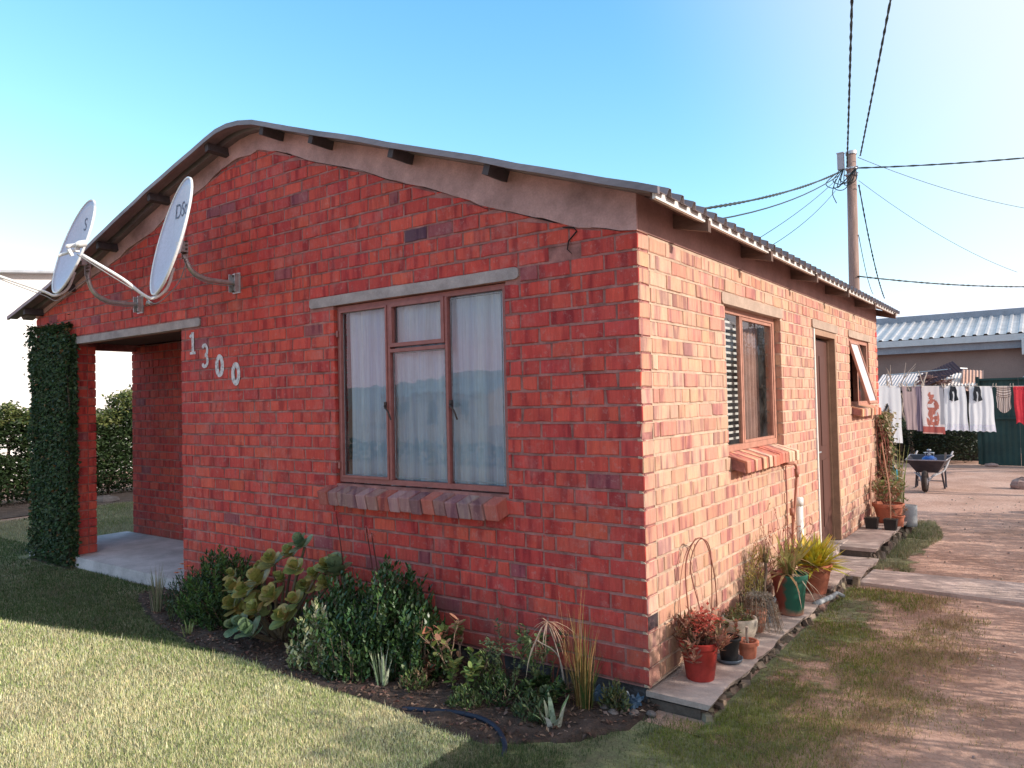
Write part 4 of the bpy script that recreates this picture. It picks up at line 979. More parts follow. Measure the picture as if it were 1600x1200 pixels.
for i_, (x, y, h_, r_, cs_, lab) in enumerate(((-.72,-.42,.20,.17,DG,'low dark ground cover in the middle of the right half of the bed'),(-.98,-.30,.24,.16,[(.10,.16,.05),(.16,.22,.07)],'loose mid green clump against the wall right of the geranium'),(-1.30,-.55,.13,.12,[(.14,.20,.06),(.36,.24,.14)],'low mixed green and tan clump in the sunlit mulch'),(-.46,-.50,.15,.14,[(.07,.12,.05),(.12,.16,.07)],'small clump of green weeds in front of the papyrus'),(-.15,-.14,.16,.10,[(.10,.14,.06),(.20,.20,.08)],'weeds sprouting at the very foot of the house corner'),(-.88,-.58,.12,.12,[(.12,.18,.06),(.08,.12,.04)],'flat green weed patch beside the hose'))):
    sprigbush('weed_clump', lab, 'weed', (x,y,GZ), r_, r_*.8, h_, 70, .036, .013, cs_, 'quad', per=8, up=.8, slen=.07, clip=WALLCLIP)
# hose, blue rag, stones by the corner
b = MB(); b.tube(bez([(-1.16,-.80,GZ+.012),(-1.0,-.75,GZ+.022),(-.82,-.70,GZ+.03),(-.66,-.69,GZ+.03),(-.52,-.74,GZ+.025),(-.40,-.84,GZ+.012),(-.36,-.92,GZ-.01)],6), .0135, 10)
o = b.build('hose', M('dark_blue_hose', (.012,.02,.045), .6, .2), None, True, origin=(-.8,-.7,GZ)); tag(o, 'dark blue garden hose curving out of the soil into the lawn', 'hose')
b = MB(); n_ = 16; vs = []
for i in range(n_+1):
    for j in range(n_+1):
        q = V((-.33+.30*i/n_, -.12+.10*j/n_, GZ+.015)); q.z += .045*abs(mn.noise(V((i*.5,j*.6,2))))*1.6+.03*j/n_; q.x += .02*mn.noise(V((i*.4,j*.5,9))); q.y += .02*mn.noise(V((i*.5,j*.4,5))); vs.append(q)
b.mesh(vs, [(i*(n_+1)+j,(i+1)*(n_+1)+j,(i+1)*(n_+1)+j+1,i*(n_+1)+j+1) for i in range(n_) for j in range(n_)], (.10,.16,.24))
o = b.build('plastic_sheeting', LEAFW, None, origin=(-.2,-.07,GZ)); tag(o, 'crumpled pale blue plastic against the foundation at the corner', 'plastic sheet')
def stone(name, lab, c, s, colm=STONE, seed=0, cat='stone', group=None):
    rd = random.Random(seed); b = MB(); n, m_ = 10, 6; vs = []
    for i in range(m_+1):
        ph = math.pi*i/m_
        for k in range(n):
            t = 2*math.pi*k/n; rr = 1+.22*mn.noise(V((math.cos(t)*1.5+seed,math.sin(t)*1.5,ph)))+rd.uniform(-.06,.06)
            vs.append((c[0]+s[0]*rr*math.sin(ph)*math.cos(t), c[1]+s[1]*rr*math.sin(ph)*math.sin(t), c[2]+s[2]*rr*math.cos(ph)))
    b.mesh(vs, [(i*n+k,(i+1)*n+k,(i+1)*n+(k+1)%n,i*n+(k+1)%n) for i in range(m_) for k in range(n)])
    o = b.build(name, colm, None, False, origin=c); tag(o, lab, cat, group); return o
sd = 1
for (c, s) in (((-.13,-.20,GZ+.012),(.035,.03,.022)),((-.03,-.14,GZ+.012),(.035,.03,.02)),((.05,-.09,GZ+.01),(.03,.02,.02)),((-.20,-.17,GZ+.015),(.03,.025,.02)),((-.09,-.13,GZ+.01),(.02,.02,.018))):
    sd += 1; stone('stone', 'rough grey stone in the small heap at the foot of the house corner', c, s, M('dark_stone', (.20,.16,.15), .95, .4, 20, .9, 60, .01), sd, 'stone', 'stones heaped at the house corner')

# ---- ivy pillar
iv = thing('ivy', 'dense dark ivy clothing the outer pier of the porch', 'ivy', (-7.7,-.05,GZ)); lf, st = MB(), MB()
def ivy_face(n, fx):
    for _ in range(n):
        p, nrm = fx()
        w_ = .02+.03*mn.noise(p*3)+.015*random.random()
        p = p+nrm*(max(0,w_)+(U(.03,.11) if random.random() < .02 else 0))+V((.04*mn.noise(V((0,0,p.z*4))),0,.05*mn.noise(p*2)))
        d = (nrm*U(.3,1)+V((U(-1,1),U(-1,1),U(-.9,.25)))*.8).normalized(); L = U(.028,.055)
        c = random.choice([(.035,.075,.03),(.05,.10,.035),(.03,.06,.03),(.07,.12,.045),(.09,.13,.07)])
        lf.leaf(p, d, nrm, L, L*.75, jc(c,.3,.1) if random.random() > .02 else jc((.22,.12,.05)), 'quad', .2, .006)
ivy_face(9500, lambda: (V((U(-8.13,-7.12+.05*math.sin(random.random()*20)), -.055+.03*random.random(), U(GZ-.03,2.60))), V((0,-1,0))))
ivy_face(3000, lambda: (V((-8.13,U(-.03,.30),U(GZ,2.60))), V((-1,0,0))))
ivy_face(2000, lambda: (V((-7.13+.02*math.sin(random.random()*30),U(-.05,.0),U(GZ,2.52))), V((1,-.1,0))))
ivy_face(700, lambda: (V((U(-8.12,-7.14),U(-.1,.0),2.56+U(0,.05))), V((0,-.2,1))))
for k in range(14):
    x = U(-8.2,-7.2); st.tube(bez([(x,-.03,GZ),(x+U(-.1,.1),-.04,.8),(x+U(-.15,.15),-.04,1.6),(x+U(-.2,.2),-.04,2.4)],5), .009, 5)
bkm = MB(); bkm.hexa([V((-8.12,-.035,GZ)),V((-7.15,-.035,GZ)),V((-7.15,-.012,GZ)),V((-8.12,-.012,GZ)),V((-8.12,-.035,2.55)),V((-7.15,-.035,2.52)),V((-7.15,-.012,2.52)),V((-8.12,-.012,2.55))])
bkm.build('twig_mat', M('ivy_twig_mat', (.02,.025,.015), 1, .4, 30, 1, 60, .01), iv)
st.build('stem', BARK, iv); lf.build('foliage', LEAF, iv)

# ---- hedges
def hedge(name, lab, cat, x0, x1, y0, y1, h, n, ls, cols, seed, thin=None, stems=10, topc=None, densetop=False):
    rd = random.Random(seed); r = thing(name, lab, cat, ((x0+x1)/2,(y0+y1)/2,GZ)); lf, st = MB(), MB()
    for _ in range(n):
        y = rd.uniform(y0, y1); hz = h*(1+.05*math.sin(y*2.1+seed)+.04*math.sin(y*7+1)+.03*math.sin(y*17))
        z = rd.uniform(.25 if not densetop else .0, 1)**.8*hz; f = rd.random(); x = x0+(x1-x0)*(f**.6 if rd.random() < .5 else 1-f**.6)
        z += rd.uniform(0,.12)
        if thin and thin(x, y, z, rd): continue
        p = V((x,y,GZ+z)); c = rd.choice(cols)
        if topc and z > hz*.86 and rd.random() < .7: c = rd.choice(topc)  # upper leaves get paler colours, sunlight put into the leaf colour
        L = ls*rd.uniform(.6,1.2)
        lf.leaf(p, dirv(rd.uniform(0,6.28), rd.uniform(-.5,.9)), (rd.uniform(-1,1),rd.uniform(-1,1),1), L, L*.6, jc(c,.3), 'quad', .15, .008)
    for k in range(stems):
        y = y0+(y1-y0)*(k+.5)/stems; x = (x0+x1)/2+rd.uniform(-.1,.1)
        for q in range(3): st.tube(bez([(x,y,GZ-.02),(x+rd.uniform(-.1,.1),y+rd.uniform(-.1,.1),h*.4),(x+rd.uniform(-.2,.2),y+rd.uniform(-.3,.3),h*.85)],4), .014, 5)
    st.build('stem', BARK, r); lf.build('foliage', LEAF, r); return r
HG = [(.035,.065,.025),(.05,.085,.03),(.03,.055,.022),(.07,.11,.04)]
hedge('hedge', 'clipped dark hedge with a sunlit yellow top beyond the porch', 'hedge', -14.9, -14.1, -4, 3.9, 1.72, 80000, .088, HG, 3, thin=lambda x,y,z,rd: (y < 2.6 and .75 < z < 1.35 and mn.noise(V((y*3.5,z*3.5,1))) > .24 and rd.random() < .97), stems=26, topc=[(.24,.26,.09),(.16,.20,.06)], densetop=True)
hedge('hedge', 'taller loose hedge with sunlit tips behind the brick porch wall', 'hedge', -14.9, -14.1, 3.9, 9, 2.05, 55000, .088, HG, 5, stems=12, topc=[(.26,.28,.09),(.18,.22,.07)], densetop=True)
# privet hedge along the east boundary (off to the right; shades the yard)
hedge('hedge', 'loose leafy boundary hedge along the right side of the yard', 'hedge', 3.45, 4.05, -3.2, 9.5, 2.02, 52000, .07, [(.07,.12,.04),(.10,.15,.05),(.14,.14,.06)], 8, thin=lambda x,y,z,rd: (y > .95+.4*mn.noise(V((z*2,1,1))) and ((mn.noise(V((y*2.4,z*5.5,5))) > (.0 if z < 1.45 else .10) and rd.random() < .965) or (z > 1.6 and rd.random() < .5))), stems=44)
def tree(name, lab, base, h, seed, leafn=0, cols=None, mat=BARK, r0=.10, lv=5, spread=.55, cat='tree', fork=3, leafsz=.1, twig=1.0):
    rd = random.Random(seed); base = V(base); r = thing(name, lab, cat, base); tr, tw, lf = MB(), MB(), MB()
    def grow(p, d, L, rad, k):
        pts = [p]; q = p; dd = d
        for i in range(3):
            dd = (dd+V((rd.uniform(-.2,.2),rd.uniform(-.2,.2),rd.uniform(-.05,.15)))).normalized(); q = q+dd*L/3; pts.append(q)
        (tr if k >= lv-1 else tw).tube(pts, [rad,rad*.88,rad*.76,rad*.64], 7 if k > 2 else 4, cap=(k == lv))
        if leafn and k <= 1:
            for _ in range(leafn):
                s = pts[0].lerp(pts[-1], rd.random()); lf.leaf(s+V((rd.gauss(0,.05),rd.gauss(0,.05),rd.gauss(0,.05))), dirv(rd.uniform(0,6.28),rd.uniform(-.7,.7)), (0,0,1), leafsz*rd.uniform(.6,1.2), leafsz*.5, jc(rd.choice(cols),.3), 'quad', .2)
        if k > 0:
            for _ in range(fork if k > 1 else fork+1):
                nd = (dd+V((rd.uniform(-1,1),rd.uniform(-1,1),rd.uniform(-.35,.7)))*spread*1.5).normalized(); grow(q if rd.random() < .6 else pts[2], nd, L*rd.uniform(.6,.85), max(.003*twig, rad*.58), k-1)
    grow(base, V((0,0,1)), h*.26, r0, lv)
    tr.build('trunk', mat, r); tw.build('branches', mat, r)
    if lf.v: lf.build('crown', LEAF, r)
    return r
tree('bare_tree', 'leafless tree beyond the boundary hedge on the right', (3.15,11.8,GZ), 3.9, 4, mat=BARK, lv=6, r0=.09, spread=.6, twig=1.6)
tree('bare_tree', 'leafless tree further along the right boundary', (4.2,16.5,GZ), 4.8, 14, mat=BARK, lv=5, r0=.12)

# ------------------------------------------------------------------ pots by the wall
def pot(root, c, rb, rt, h, mat, rim=.012, rimh=.03, name='pot', soil=True, wall=.006):
    c = V(c); b = MB()
    b.lathe([(rb*.97,0),(rb,.006),(rt-.004,h-rimh),(rt+rim,h-rimh+.002),(rt+rim+.002,h-.003),(rt+rim-.002,h),(rt-wall,h),(rt-wall-.002,h-.02),(rb*.9,h-.045 if soil else .02)], c, 36)
    o = b.build(name, mat, root, True)
    e = o.modifiers.new('e','EDGE_SPLIT'); e.split_angle = R(40)
    if soil:
        s = MB(); s.lathe([(rt-wall-.001,h-.03),(rt*.5,h-.022),(.005,h-.02)], c, 24); s.build('soil', SOILM, root)
    return o
SZ = -.030
# red pot with russet bush and wire hoop of stems
r = thing('potted_plant', 'round red plastic pot with a bushy russet leaved plant, nearest the house corner', 'potted plant', (.155,.36,SZ))
pot(r, (.155,.36,SZ), .082, .112, .225, REDP, .006, .035)
sprigbush('', '', '', (.13,.36,SZ+.19), .20, .19, .21, 120, .052, .017, [(.30,.13,.09),(.38,.17,.11),(.24,.17,.09),(.44,.22,.15)], 'lance', LEAF, per=9, parent=r, up=.35, slen=.08, lift=-.03, clip=lambda p: p.x > .015)
f = MB()
for _ in range(260):
    q = V((.205+random.gauss(0,.04), .33+random.gauss(0,.05), SZ+.35+random.gauss(0,.035))); f.leaf(q, dirv(U(0,6.28),U(-.4,.9)), (0,0,1), .03, .018, jc((.62,.13,.09),.3), 'quad', .2)
f.build('red_leaves', LEAF, r)
st = MB(); st.tube(bez([(.12,.36,SZ+.2),(.07,.40,.40),(.05,.44,.62),(.08,.52,.75),(.11,.62,.72),(.12,.72,.50),(.10,.80,.28)],8), .0042, 6); st.tube(bez([(.17,.50,.10),(.12,.46,.36),(.07,.46,.60),(.09,.56,.745),(.10,.70,.68),(.07,.80,.44),(.04,.86,.2)],8), .0035, 6)
st.tube(bez([(.05,.36,.2),(.03,.38,.45),(.04,.45,.66),(.08,.53,.76)],6), .002, 5); st.build('arched_stem', REDST, r)
r = thing('potted_plant', 'small black plastic pot standing in a grey saucer', 'potted plant', (.20,.72,SZ))
b = MB(); b.lathe([(.055,0),(.075,.004),(.085,.026),(.080,.026),(.07,.010),(.01,.008)], (.20,.72,SZ), 28); b.build('saucer', GREYB, r, True)
pot(r, (.20,.72,SZ+.010), .052, .072, .145, DARKM, .005, .02); twigplant('', '', '', (.20,.72,SZ+.13), 4, .13, .8, [(.40,.16,.11),(.18,.20,.07)], .028, 4, REDST, .003, parent=r)
r = thing('potted_plant', 'small squat terracotta pot with a dead stump in it', 'potted plant', (.272,.86,SZ))
pot(r, (.272,.86,SZ), .050, .062, .105, TPOT, .008, .026); st = MB(); st.tube([(.27,.86,SZ+.08),(.268,.862,SZ+.15),(.272,.86,SZ+.19)], [.010,.009,.011], 8); st.build('stump', BARKP, r); f = MB()
for _ in range(26): f.leaf((.27+random.gauss(0,.02),.86+random.gauss(0,.02),SZ+.10), dirv(U(0,6.28),U(0,1)), (0,0,1), .018, .012, jc((.5,.3,.24),.3), 'quad', .2)
f.build('dry_leaves', LEAF, r)
r = thing('potted_plant', 'weathered cream cement bowl with low mossy succulents', 'potted plant', (.115,1.16,SZ))
b = MB(); b.lathe([(.075,0),(.092,.02),(.118,.09),(.122,.14),(.116,.156),(.102,.156),(.10,.13),(.02,.13)], (.115,1.16,SZ), 32, wob=.015); b.build('pot', CREAM, r, True)
s = MB(); s.lathe([(.10,.135),(.005,.145)], (.115,1.16,SZ), 20); s.build('soil', SOILM, r)
sprigbush('', '', '', (.11,1.16,SZ+.14), .11, .12, .10, 90, .022, .008, [(.14,.16,.05),(.30,.13,.07),(.22,.22,.08)], 'quad', LEAF, per=8, parent=r, slen=.04)
r = thing('trailing_plant', 'grey trailing plant spilling over the slab behind the cream bowl', 'plant', (.21,1.42,SZ)); f, st = MB(), MB()
for _ in range(95):
    a = U(0,6.28); p0 = V((.17,1.42,.17)); l = U(.08,.16); e = V((.19+math.cos(a)*l*.9, 1.42+math.sin(a)*l*1.1, max(SZ+.004, .05-U(0,.09))))
    P = bez([p0, p0+V((math.cos(a)*l*.6,math.sin(a)*l*.6,.05)), e], 5); st.tube(P, .0015, 4, cap=False)
    for p in P[1:]:
        for _ in range(4): f.leaf(p+V((U(-.012,.012),U(-.012,.012),U(-.008,.008))), dirv(U(0,6.28),U(-1,1)), (0,0,1), .020, .005, jc((.36,.33,.28),.25), 'quad', .2)
st.build('stem', TW, r); f.build('foliage', LEAF, r)
b = MB(); b.lathe([(.05,0),(.07,.13),(.075,.15),(.06,.15),(.01,.14)], (.15,1.42,SZ), 20); b.build('pot', TPOT2, r, True)
r = thing('potted_plant', 'slim blue grey plastic pot with a thick bare stem', 'potted plant', (.135,1.68,SZ))
pot(r, (.135,1.68,SZ), .048, .070, .17, GREYB, .004, .02); st = MB(); st.tube(bez([(.135,1.68,.10),(.13,1.67,.22),(.14,1.70,.34),(.12,1.71,.46)],5), .011, 8); st.build('stem', BARK, r)
grassclump('', '', '', (.125,1.70,.40), 22, .24, .20, [(.28,.26,.10),(.36,.24,.12)], .010, .9, parent=r, upr=1.2)
# two-tone green bucket
b = MB(); r = thing('potted_plant', 'tall two tone green and red brown bucket with spiky aloe leaves', 'potted plant', (.215,2.02,SZ-.01))
m, t, n, l = nt('two_tone_bucket'); tc = N(t,'ShaderNodeTexCoord'); sp = N(t,'ShaderNodeSeparateXYZ'); l.new(tc.outputs['Object'], sp.inputs[0])
ad = N(t,'ShaderNodeMath', operation='ADD'); nz_ = noise(t, tc.outputs['Object'], 9, 4, .6); sc = N(t,'ShaderNodeMath', operation='MULTIPLY'); l.new(nz_, sc.inputs[0]); sc.inputs[1].default_value = .12; l.new(sp.outputs['X'], ad.inputs[0]); l.new(sc.outputs[0], ad.inputs[1])
xx = N(t,'ShaderNodeMath', operation='MULTIPLY'); l.new(sp.outputs['Y'], xx.inputs[0]); xx.inputs[1].default_value = .30; a2 = N(t,'ShaderNodeMath', operation='ADD'); l.new(ad.outputs[0], a2.inputs[0]); l.new(xx.outputs[0], a2.inputs[1])
c = ramp(t, a2.outputs[0], [(.005, (.28,.065,.045)), (.03, (.02,.13,.085))])
zz = N(t,'ShaderNodeMath', operation='ADD'); l.new(sp.outputs['Z'], zz.inputs[0]); l.new(sc.outputs[0], zz.inputs[1])
c = mixc(t, (.42,.20,.14), c, ramp(t, zz.outputs[0], [(.075,0),(.12,1)]))
p = N(t,'ShaderNodeBsdfPrincipled'); p.inputs['Roughness'].default_value = .5; l.new(c, p.inputs['Base Color']); l.new(bumpn(t, noise(t,tc.outputs['Object'],50,4), .2, .003), p.inputs['Normal'])
ou = N(t,'ShaderNodeOutputMaterial'); l.new(p.outputs[0], ou.inputs['Surface'])
pot(r, (.215,2.02,SZ-.01), .095, .128, .305, m, .006, .05)
grassclump('', '', '', (.21,2.02,.25), 34, .24, .30, [(.34,.30,.10),(.26,.28,.08),(.42,.28,.14)], .022, .8, parent=r, upr=1.3)
f = MB()
for k in range(6): P = dirv(R(60+12*k), R(38)); f.leaf((.20,2.04,.26), P, (0,0,1), .42, .035, jc((.36,.34,.10),.15), 'strap', .05)
for k in range(5): f.leaf((.20,2.0,.26), dirv(R(200+25*k), R(15)), (0,0,1), .34, .022, jc((.45,.30,.14),.15), 'strap', .45)
for k in range(7): f.leaf((.24,2.0,.27), dirv(R(-60+30*k), R(5)), (0,0,1), .24, .012, jc((.66,.50,.36),.15), 'strap', 1.0)
f.build('long_leaves', LEAF, r)
# twiggy red euphorbia and yellow-green bush behind the buckets
r = thing('potted_plant', 'twiggy orange red shrub rising against the sunlit wall beside the pipe', 'potted plant', (.10,2.12,SZ)); pot(r, (.11,2.22,SZ), .06, .08, .16, DARKM, .004, .02)
twigplant('', '', '', (.10,2.20,SZ+.14), 10, .66, .38, [(.55,.20,.12),(.60,.28,.18)], .022, 3, REDST, .0034, 'lance', parent=r)
r = thing('potted_plant', 'feathery yellow green shrub in a dark pot behind the cream bowl', 'potted plant', (.10,1.66,SZ)); pot(r, (.075,1.56,SZ), .045, .06, .15, DARKM, .004, .02)
sprigbush('', '', '', (.085,1.60,SZ+.13), .075, .17, .42, 120, .030, .007, [(.42,.36,.08),(.34,.34,.08),(.50,.38,.12)], 'quad', LEAF, per=9, parent=r, up=1, clip=lambda p: p.x > .012)
twigplant('', '', '', (.06,1.74,SZ+.2), 7, .40, .5, [(.42,.22,.12),(.3,.24,.08)], .03, 4, REDST, .003, 'lance', parent=r)
# terracotta with yellow-green aloe, standing on a stone ledge
for c_, s_ in (((.20,2.62,GZ+.05),(.15,.16,.06)),((.30,2.50,GZ+.03),(.07,.06,.045)),((.13,2.46,GZ+.05),(.06,.05,.07))):
    sd += 1; stone('stone', 'reddish flat stone wedged below the large terracotta pot', c_, s_, M('red_stone', (.34,.20,.16), .95, .35, 10, .8, 40, .01), sd, 'stone', 'stones under the terracotta pot')
r = thing('potted_plant', 'large terracotta pot packed with bright yellow green aloe', 'potted plant', (.235,2.70,-.03)); pot(r, (.235,2.70,-.03), .082, .128, .245, TPOT, .010, .045)
f = MB()
for _ in range(260):
    a = U(0,6.28); el = U(.05,1.45); p0 = V((.225+math.cos(a)*.07*random.random(), 2.70+math.sin(a)*.08*random.random(), .19))
    f.leaf(p0, dirv(a, el), (0,0,1), U(.16,.30), .036, jc(random.choice([(.72,.60,.06),(.62,.56,.07),(.50,.50,.08),(.74,.50,.06)]),.15), 'strap', U(-.1,.3), .05)
for k in range(9): f.leaf((.30,2.86,.15), dirv(R(20+k*20), U(.2,1.1)), (0,0,1), .17, .045, jc((.40,.44,.22),.15), 'strap', .2, .1)
f.build('foliage', LEAFW, r)
b = MB(); b.tube(bez([(.30,2.38,GZ+.07),(.34,2.52,GZ+.08),(.37,2.70,GZ+.075)],5), .022, 10); b.tube(bez([(.36,2.74,GZ+.07),(.37,2.84,GZ+.07),(.40,2.93,GZ+.03)],5), .016, 10)
o = b.build('pipe_offcut', M('grey_pvc', (.42,.43,.45), .6, .2), None, True, origin=(.35,2.6,GZ+.07)); tag(o, 'grey plastic pipe offcut lying between the stones in front of the terracotta pot', 'pipe')
# water pipe on the wall
r = thing('water_pipe', 'copper pipe elbow and white plastic drain pipe on the sunlit wall left of the door', 'pipe', (.05,2.75,SZ))
b = MB(); b.tube(bez([(.0,2.64,1.045),(.05,2.66,1.05),(.085,2.74,1.04),(.09,2.77,.96),(.07,2.76,.7),(.055,2.72,.45),(.05,2.72,.2),(.05,2.74,.0)],6), .011, 10)
b.tube([(.088,2.772,1.0),(.09,2.774,.93)], .018, 10); b.tube([(.05,2.73,.66),(.052,2.73,.6)], .02, 8); b.build('copper_pipe', M('painted_copper', (.45,.17,.11), .6, .2), r, True)
b = MB(); b.tube(bez([(.03,2.66,1.03),(.034,2.655,.8),(.032,2.65,.5),(.034,2.66,.1)],4), .005, 6); b.build('thin_pipe', TERR, r, True)
b = MB(); b.tube([(.06,2.93,-.04),(.06,2.93,.70)], .030, 14); b.tube([(.06,2.93,.66),(.06,2.93,.73)], .036, 14); b.build('drain_pipe', WHITE, r, True)

# far end of the wall
SZ2 = .045
r = thing('potted_plant', 'big round terracotta pot with a leggy plant on the far slab', 'potted plant', (.225,6.25,SZ2)); pot(r, (.225,6.25,SZ2), .12, .17, .24, TPOT, .012, .045)
twigplant('', '', '', (.22,6.25,SZ2+.2), 12, .34, .8, [(.50,.26,.17),(.45,.40,.26),(.22,.26,.08)], .07, 3, REDST, .004, 'lance', parent=r)
for (x,y,h_,lab) in ((.13,5.72,.80,'square black nursery pot with a tall bare stick, closer to the wall'),(.335,5.70,1.05,'square black nursery pot with a long leaning stake, at the slab edge')):
    r = thing('nursery_pot', lab, 'potted plant', (x,y,SZ2)); b = MB()
    b.box((x,y,SZ2+.0625), (.115,.115,.125), None, None, 1.18); b.box((x,y,SZ2+.122),(.145,.145,.012)); b.build('pot', DARKM, r)
    b = MB(); b.box((x,y,SZ2+.129),(.115,.115,.006)); b.build('soil', SOILM, r)
    b = MB(); b.tube(bez([(x,y,SZ2+.1),(x-.01,y+.05,.5),(x-.10 if x > .2 else x-.02,y+.2,h_)],5), .008, 6); b.build('stick', M('pale_stick', (.48,.26,.17), .9, .2), r)
r = thing('potted_plant', 'small terracotta pot behind the black nursery pots', 'potted plant', (.36,6.05,SZ2)); pot(r, (.37,6.02,SZ2), .05, .065, .13, TPOT, .006, .02); twigplant('', '', '', (.37,6.02,SZ2+.1), 4, .16, .7, [(.4,.24,.15)], .03, 3, TW, .003, parent=r)
b = MB(); b.lathe([(.08,0),(.085,.02),(.088,.26),(.083,.262),(.08,.03),(.01,.02)], (.42,6.5,GZ+.10), 20)
o = b.build('plastic_tub', M('clear_tub', (.62,.64,.66), .25, .1, 5, .1, 30, .003, trans=.5), None, True, origin=(.42,6.5,GZ+.10)); tag(o, 'translucent plastic tub at the far end of the raised slab', 'tub')
# variegated creeper at the back corner, tall leaves, blue bottle
r = thing('creeper', 'variegated cream creeper climbing the back corner of the side wall', 'creeper', (.08,7.0,GZ)); f, st = MB(), MB()
for _ in range(1500):
    z = U(.1,1.40); w_ = .10+.05*math.sin(z*5); p = V((.03+abs(random.gauss(0,.07)), 7.02+random.gauss(0,w_), z)); f.leaf(p, dirv(U(-1.8,1.8),U(-1,.5)), (0,0,1), U(.04,.08), .05, jc(random.choice([(.60,.50,.34),(.22,.24,.09),(.46,.34,.22),(.14,.17,.06)]),.2), 'quad', .2, .01)
for _ in range(26):
    a = 7.0+random.gauss(0,.1); st.tube(bez([(U(.02,.1),a,GZ),(U(.02,.16),a+U(-.1,.1),.4),(U(.02,.16),a+U(-.2,.1),.9),(U(.02,.1),a+U(-.1,.1),1.3)],4), .004, 4)
st.build('stem', REDST, r); f.build('foliage', LEAF, r)
twigplant('dry_weed', 'tangle of pink brown dead stems by the wall in front of the creeper', 'weed', (.09,6.62,SZ2), 12, .62, .32, [(.50,.24,.16)], .03, 1, REDST, .003, 'lance')
grassclump('tall_leaves', 'tall arching green strap leaves behind the far pots', 'plant', (.20,7.25,GZ), 9, 1.25, .28, [(.30,.34,.14),(.40,.36,.16)], .03, .15)
b = MB(); b.lathe([(.035,0),(.045,.01),(.045,.12),(.03,.16),(.016,.18),(.016,.20),(.002,.202)], (.10,7.62,.44), 18); o = b.build('spray_bottle', CYAN, None, True, origin=(.10,7.62,.44)); tag(o, 'bright blue plastic bottle beside the creeper', 'bottle')
b = MB(); b.box((.10,7.64,.155),(.16,.16,.55)); b.box((.10,7.64,.435),(.20,.2,.02)); o = b.build('gate_post', BARK, None, origin=(.1,7.64,GZ)); tag(o, 'short dark timber post carrying the blue bottle', 'post')

# ------------------------------------------------------------------ utility poles and wires
def pole(x, y, top, lab, origin=True):
    r = thing('utility_pole', lab, 'utility pole', (x,y,GZ)); b = MB()
    b.tube([(x,y,GZ),(x+.01,y,top*.5),(x+.045,y,top)], [.13,.115,.098], 18); b.build('post', POLEM, r, True)
    b = MB(); b.lathe([(.118,-.06),(.118,.01),(.02,.015)], (x+.045,y,top), 18); b.build('cap', GALV, r)
    b = MB(); b.box((x-.16,y-.08,top-.20),(.13,.12,.36)); b.box((x-.16,y-.08,top-.01),(.15,.14,.02)); b.build('junction_box', M('grey_box',(.42,.42,.46),.6,.1), r)
    b = MB()
    for dz in (-.38,-.52): b.lathe([(.128,-.02),(.128,.02)], (x+.04,y,top+dz), 18); b.tube([(x-.1,y-.08,top+dz),(x+.2,y-.1,top+dz)], .014, 6)
    b.build('strap', GALV, r)
    b = MB()
    for k in range(7):
        a = U(-.25,.25); b.tube(bez([(x-.12+a*.2,y-.16,top-.40),(x-.28+a,y-.22,top-.62-U(0,.25)),(x-.05+a,y-.2,top-.70+U(-.2,.1)),(x+.16,y-.16,top-.42)],6), .010, 5)
    b.tube(bez([(x-.25,y-.2,top-.6),(x-.33,y-.2,top-.9),(x-.25,y-.22,top-1.15)],5), .010, 5)
    b.build('loose_cable_loops', CABLE, r); return r
PX, PY, PT = -1.60, 14.0, 7.10
pole(PX, PY, PT, 'tall wooden utility pole rising behind the roof with a grey box')
pole(4.9, -17.5, 7.1, 'wooden utility pole across the street behind the camera')
def wire(name, lab, a, c, sag, r_=.012, twist=0, group='overhead wires from the wooden pole'):
    a, c = V(a), V(c); n = max(12, int((a-c).length*(5 if twist else 1.2))); b = MB()
    def P(t): return a.lerp(c, t)-V((0,0,sag*4*t*(1-t)))
    if twist:
        for ph in (0, math.pi):
            pts = []
            for i in range(n+1):
                t = i/n; an = t*(a-c).length*twist+ph; pts.append(P(t)+V((math.cos(an)*r_*.9, 0, math.sin(an)*r_*.9)))
            b.tube(pts, r_, 5)
    else: b.tube([P(i/n) for i in range(n+1)], r_, 5)
    o = b.build(name, CABLE, None, True, origin=a); tag(o, lab, 'cable', group); return o
T = (PX-.02, PY-.15, PT-.35); TR = (PX+.18, PY-.12, PT-.42)
wire('overhead_cable', 'left of the two twisted cables running up out of the picture', T, (3.3,-9.0,7.0), .15, .012, 9)
wire('overhead_cable', 'right of the two twisted cables running up out of the picture', (PX+.25,PY-.1,PT-.15), (4.25,-9.0,7.0), .15, .0115, 9)
wire('overhead_cable', 'thicker upper cable from the pole down to the roof edge', (PX-.2,PY-.15,PT-.45), (-1.74,2.7,3.47), .17, .014, 14)
wire('overhead_cable', 'second cable from the pole to the roof just under the thick one', (PX-.2,PY-.15,PT-.52), (-1.57,3.14,3.42), .22, .011)
wire('overhead_cable', 'thin wire from the pole to the middle of the roof', (PX-.25,PY-.15,PT-.6), (-1.45,5.28,3.38), .10, .006)
wire('overhead_cable', 'lowest thin wire from the pole to the roof, nearest the pole', (PX-.28,PY-.15,PT-.85), (-1.4,5.6,3.35), .16, .006)
wire('overhead_cable', 'thick level cable leaving the pole to the right edge', TR, (9.5,20.5,7.85), .35, .012, 9)
wire('overhead_cable', 'thin wire falling gently from the pole top to the right edge', (PX+.2,PY-.1,PT-.18), (1.9,20.5,6.45), .15, .006)
wire('overhead_cable', 'thin wire falling steeply to the right and fading in the bright sky', (PX+.2,PY-.1,PT-.7), (1.25,21,4.95), .2, .005)
wire('overhead_cable', 'heavy dark cable low on the pole running right above the grey roof', (PX+.12,PY-.1,4.27), (2.6,22,4.55), .12, .012, 12)
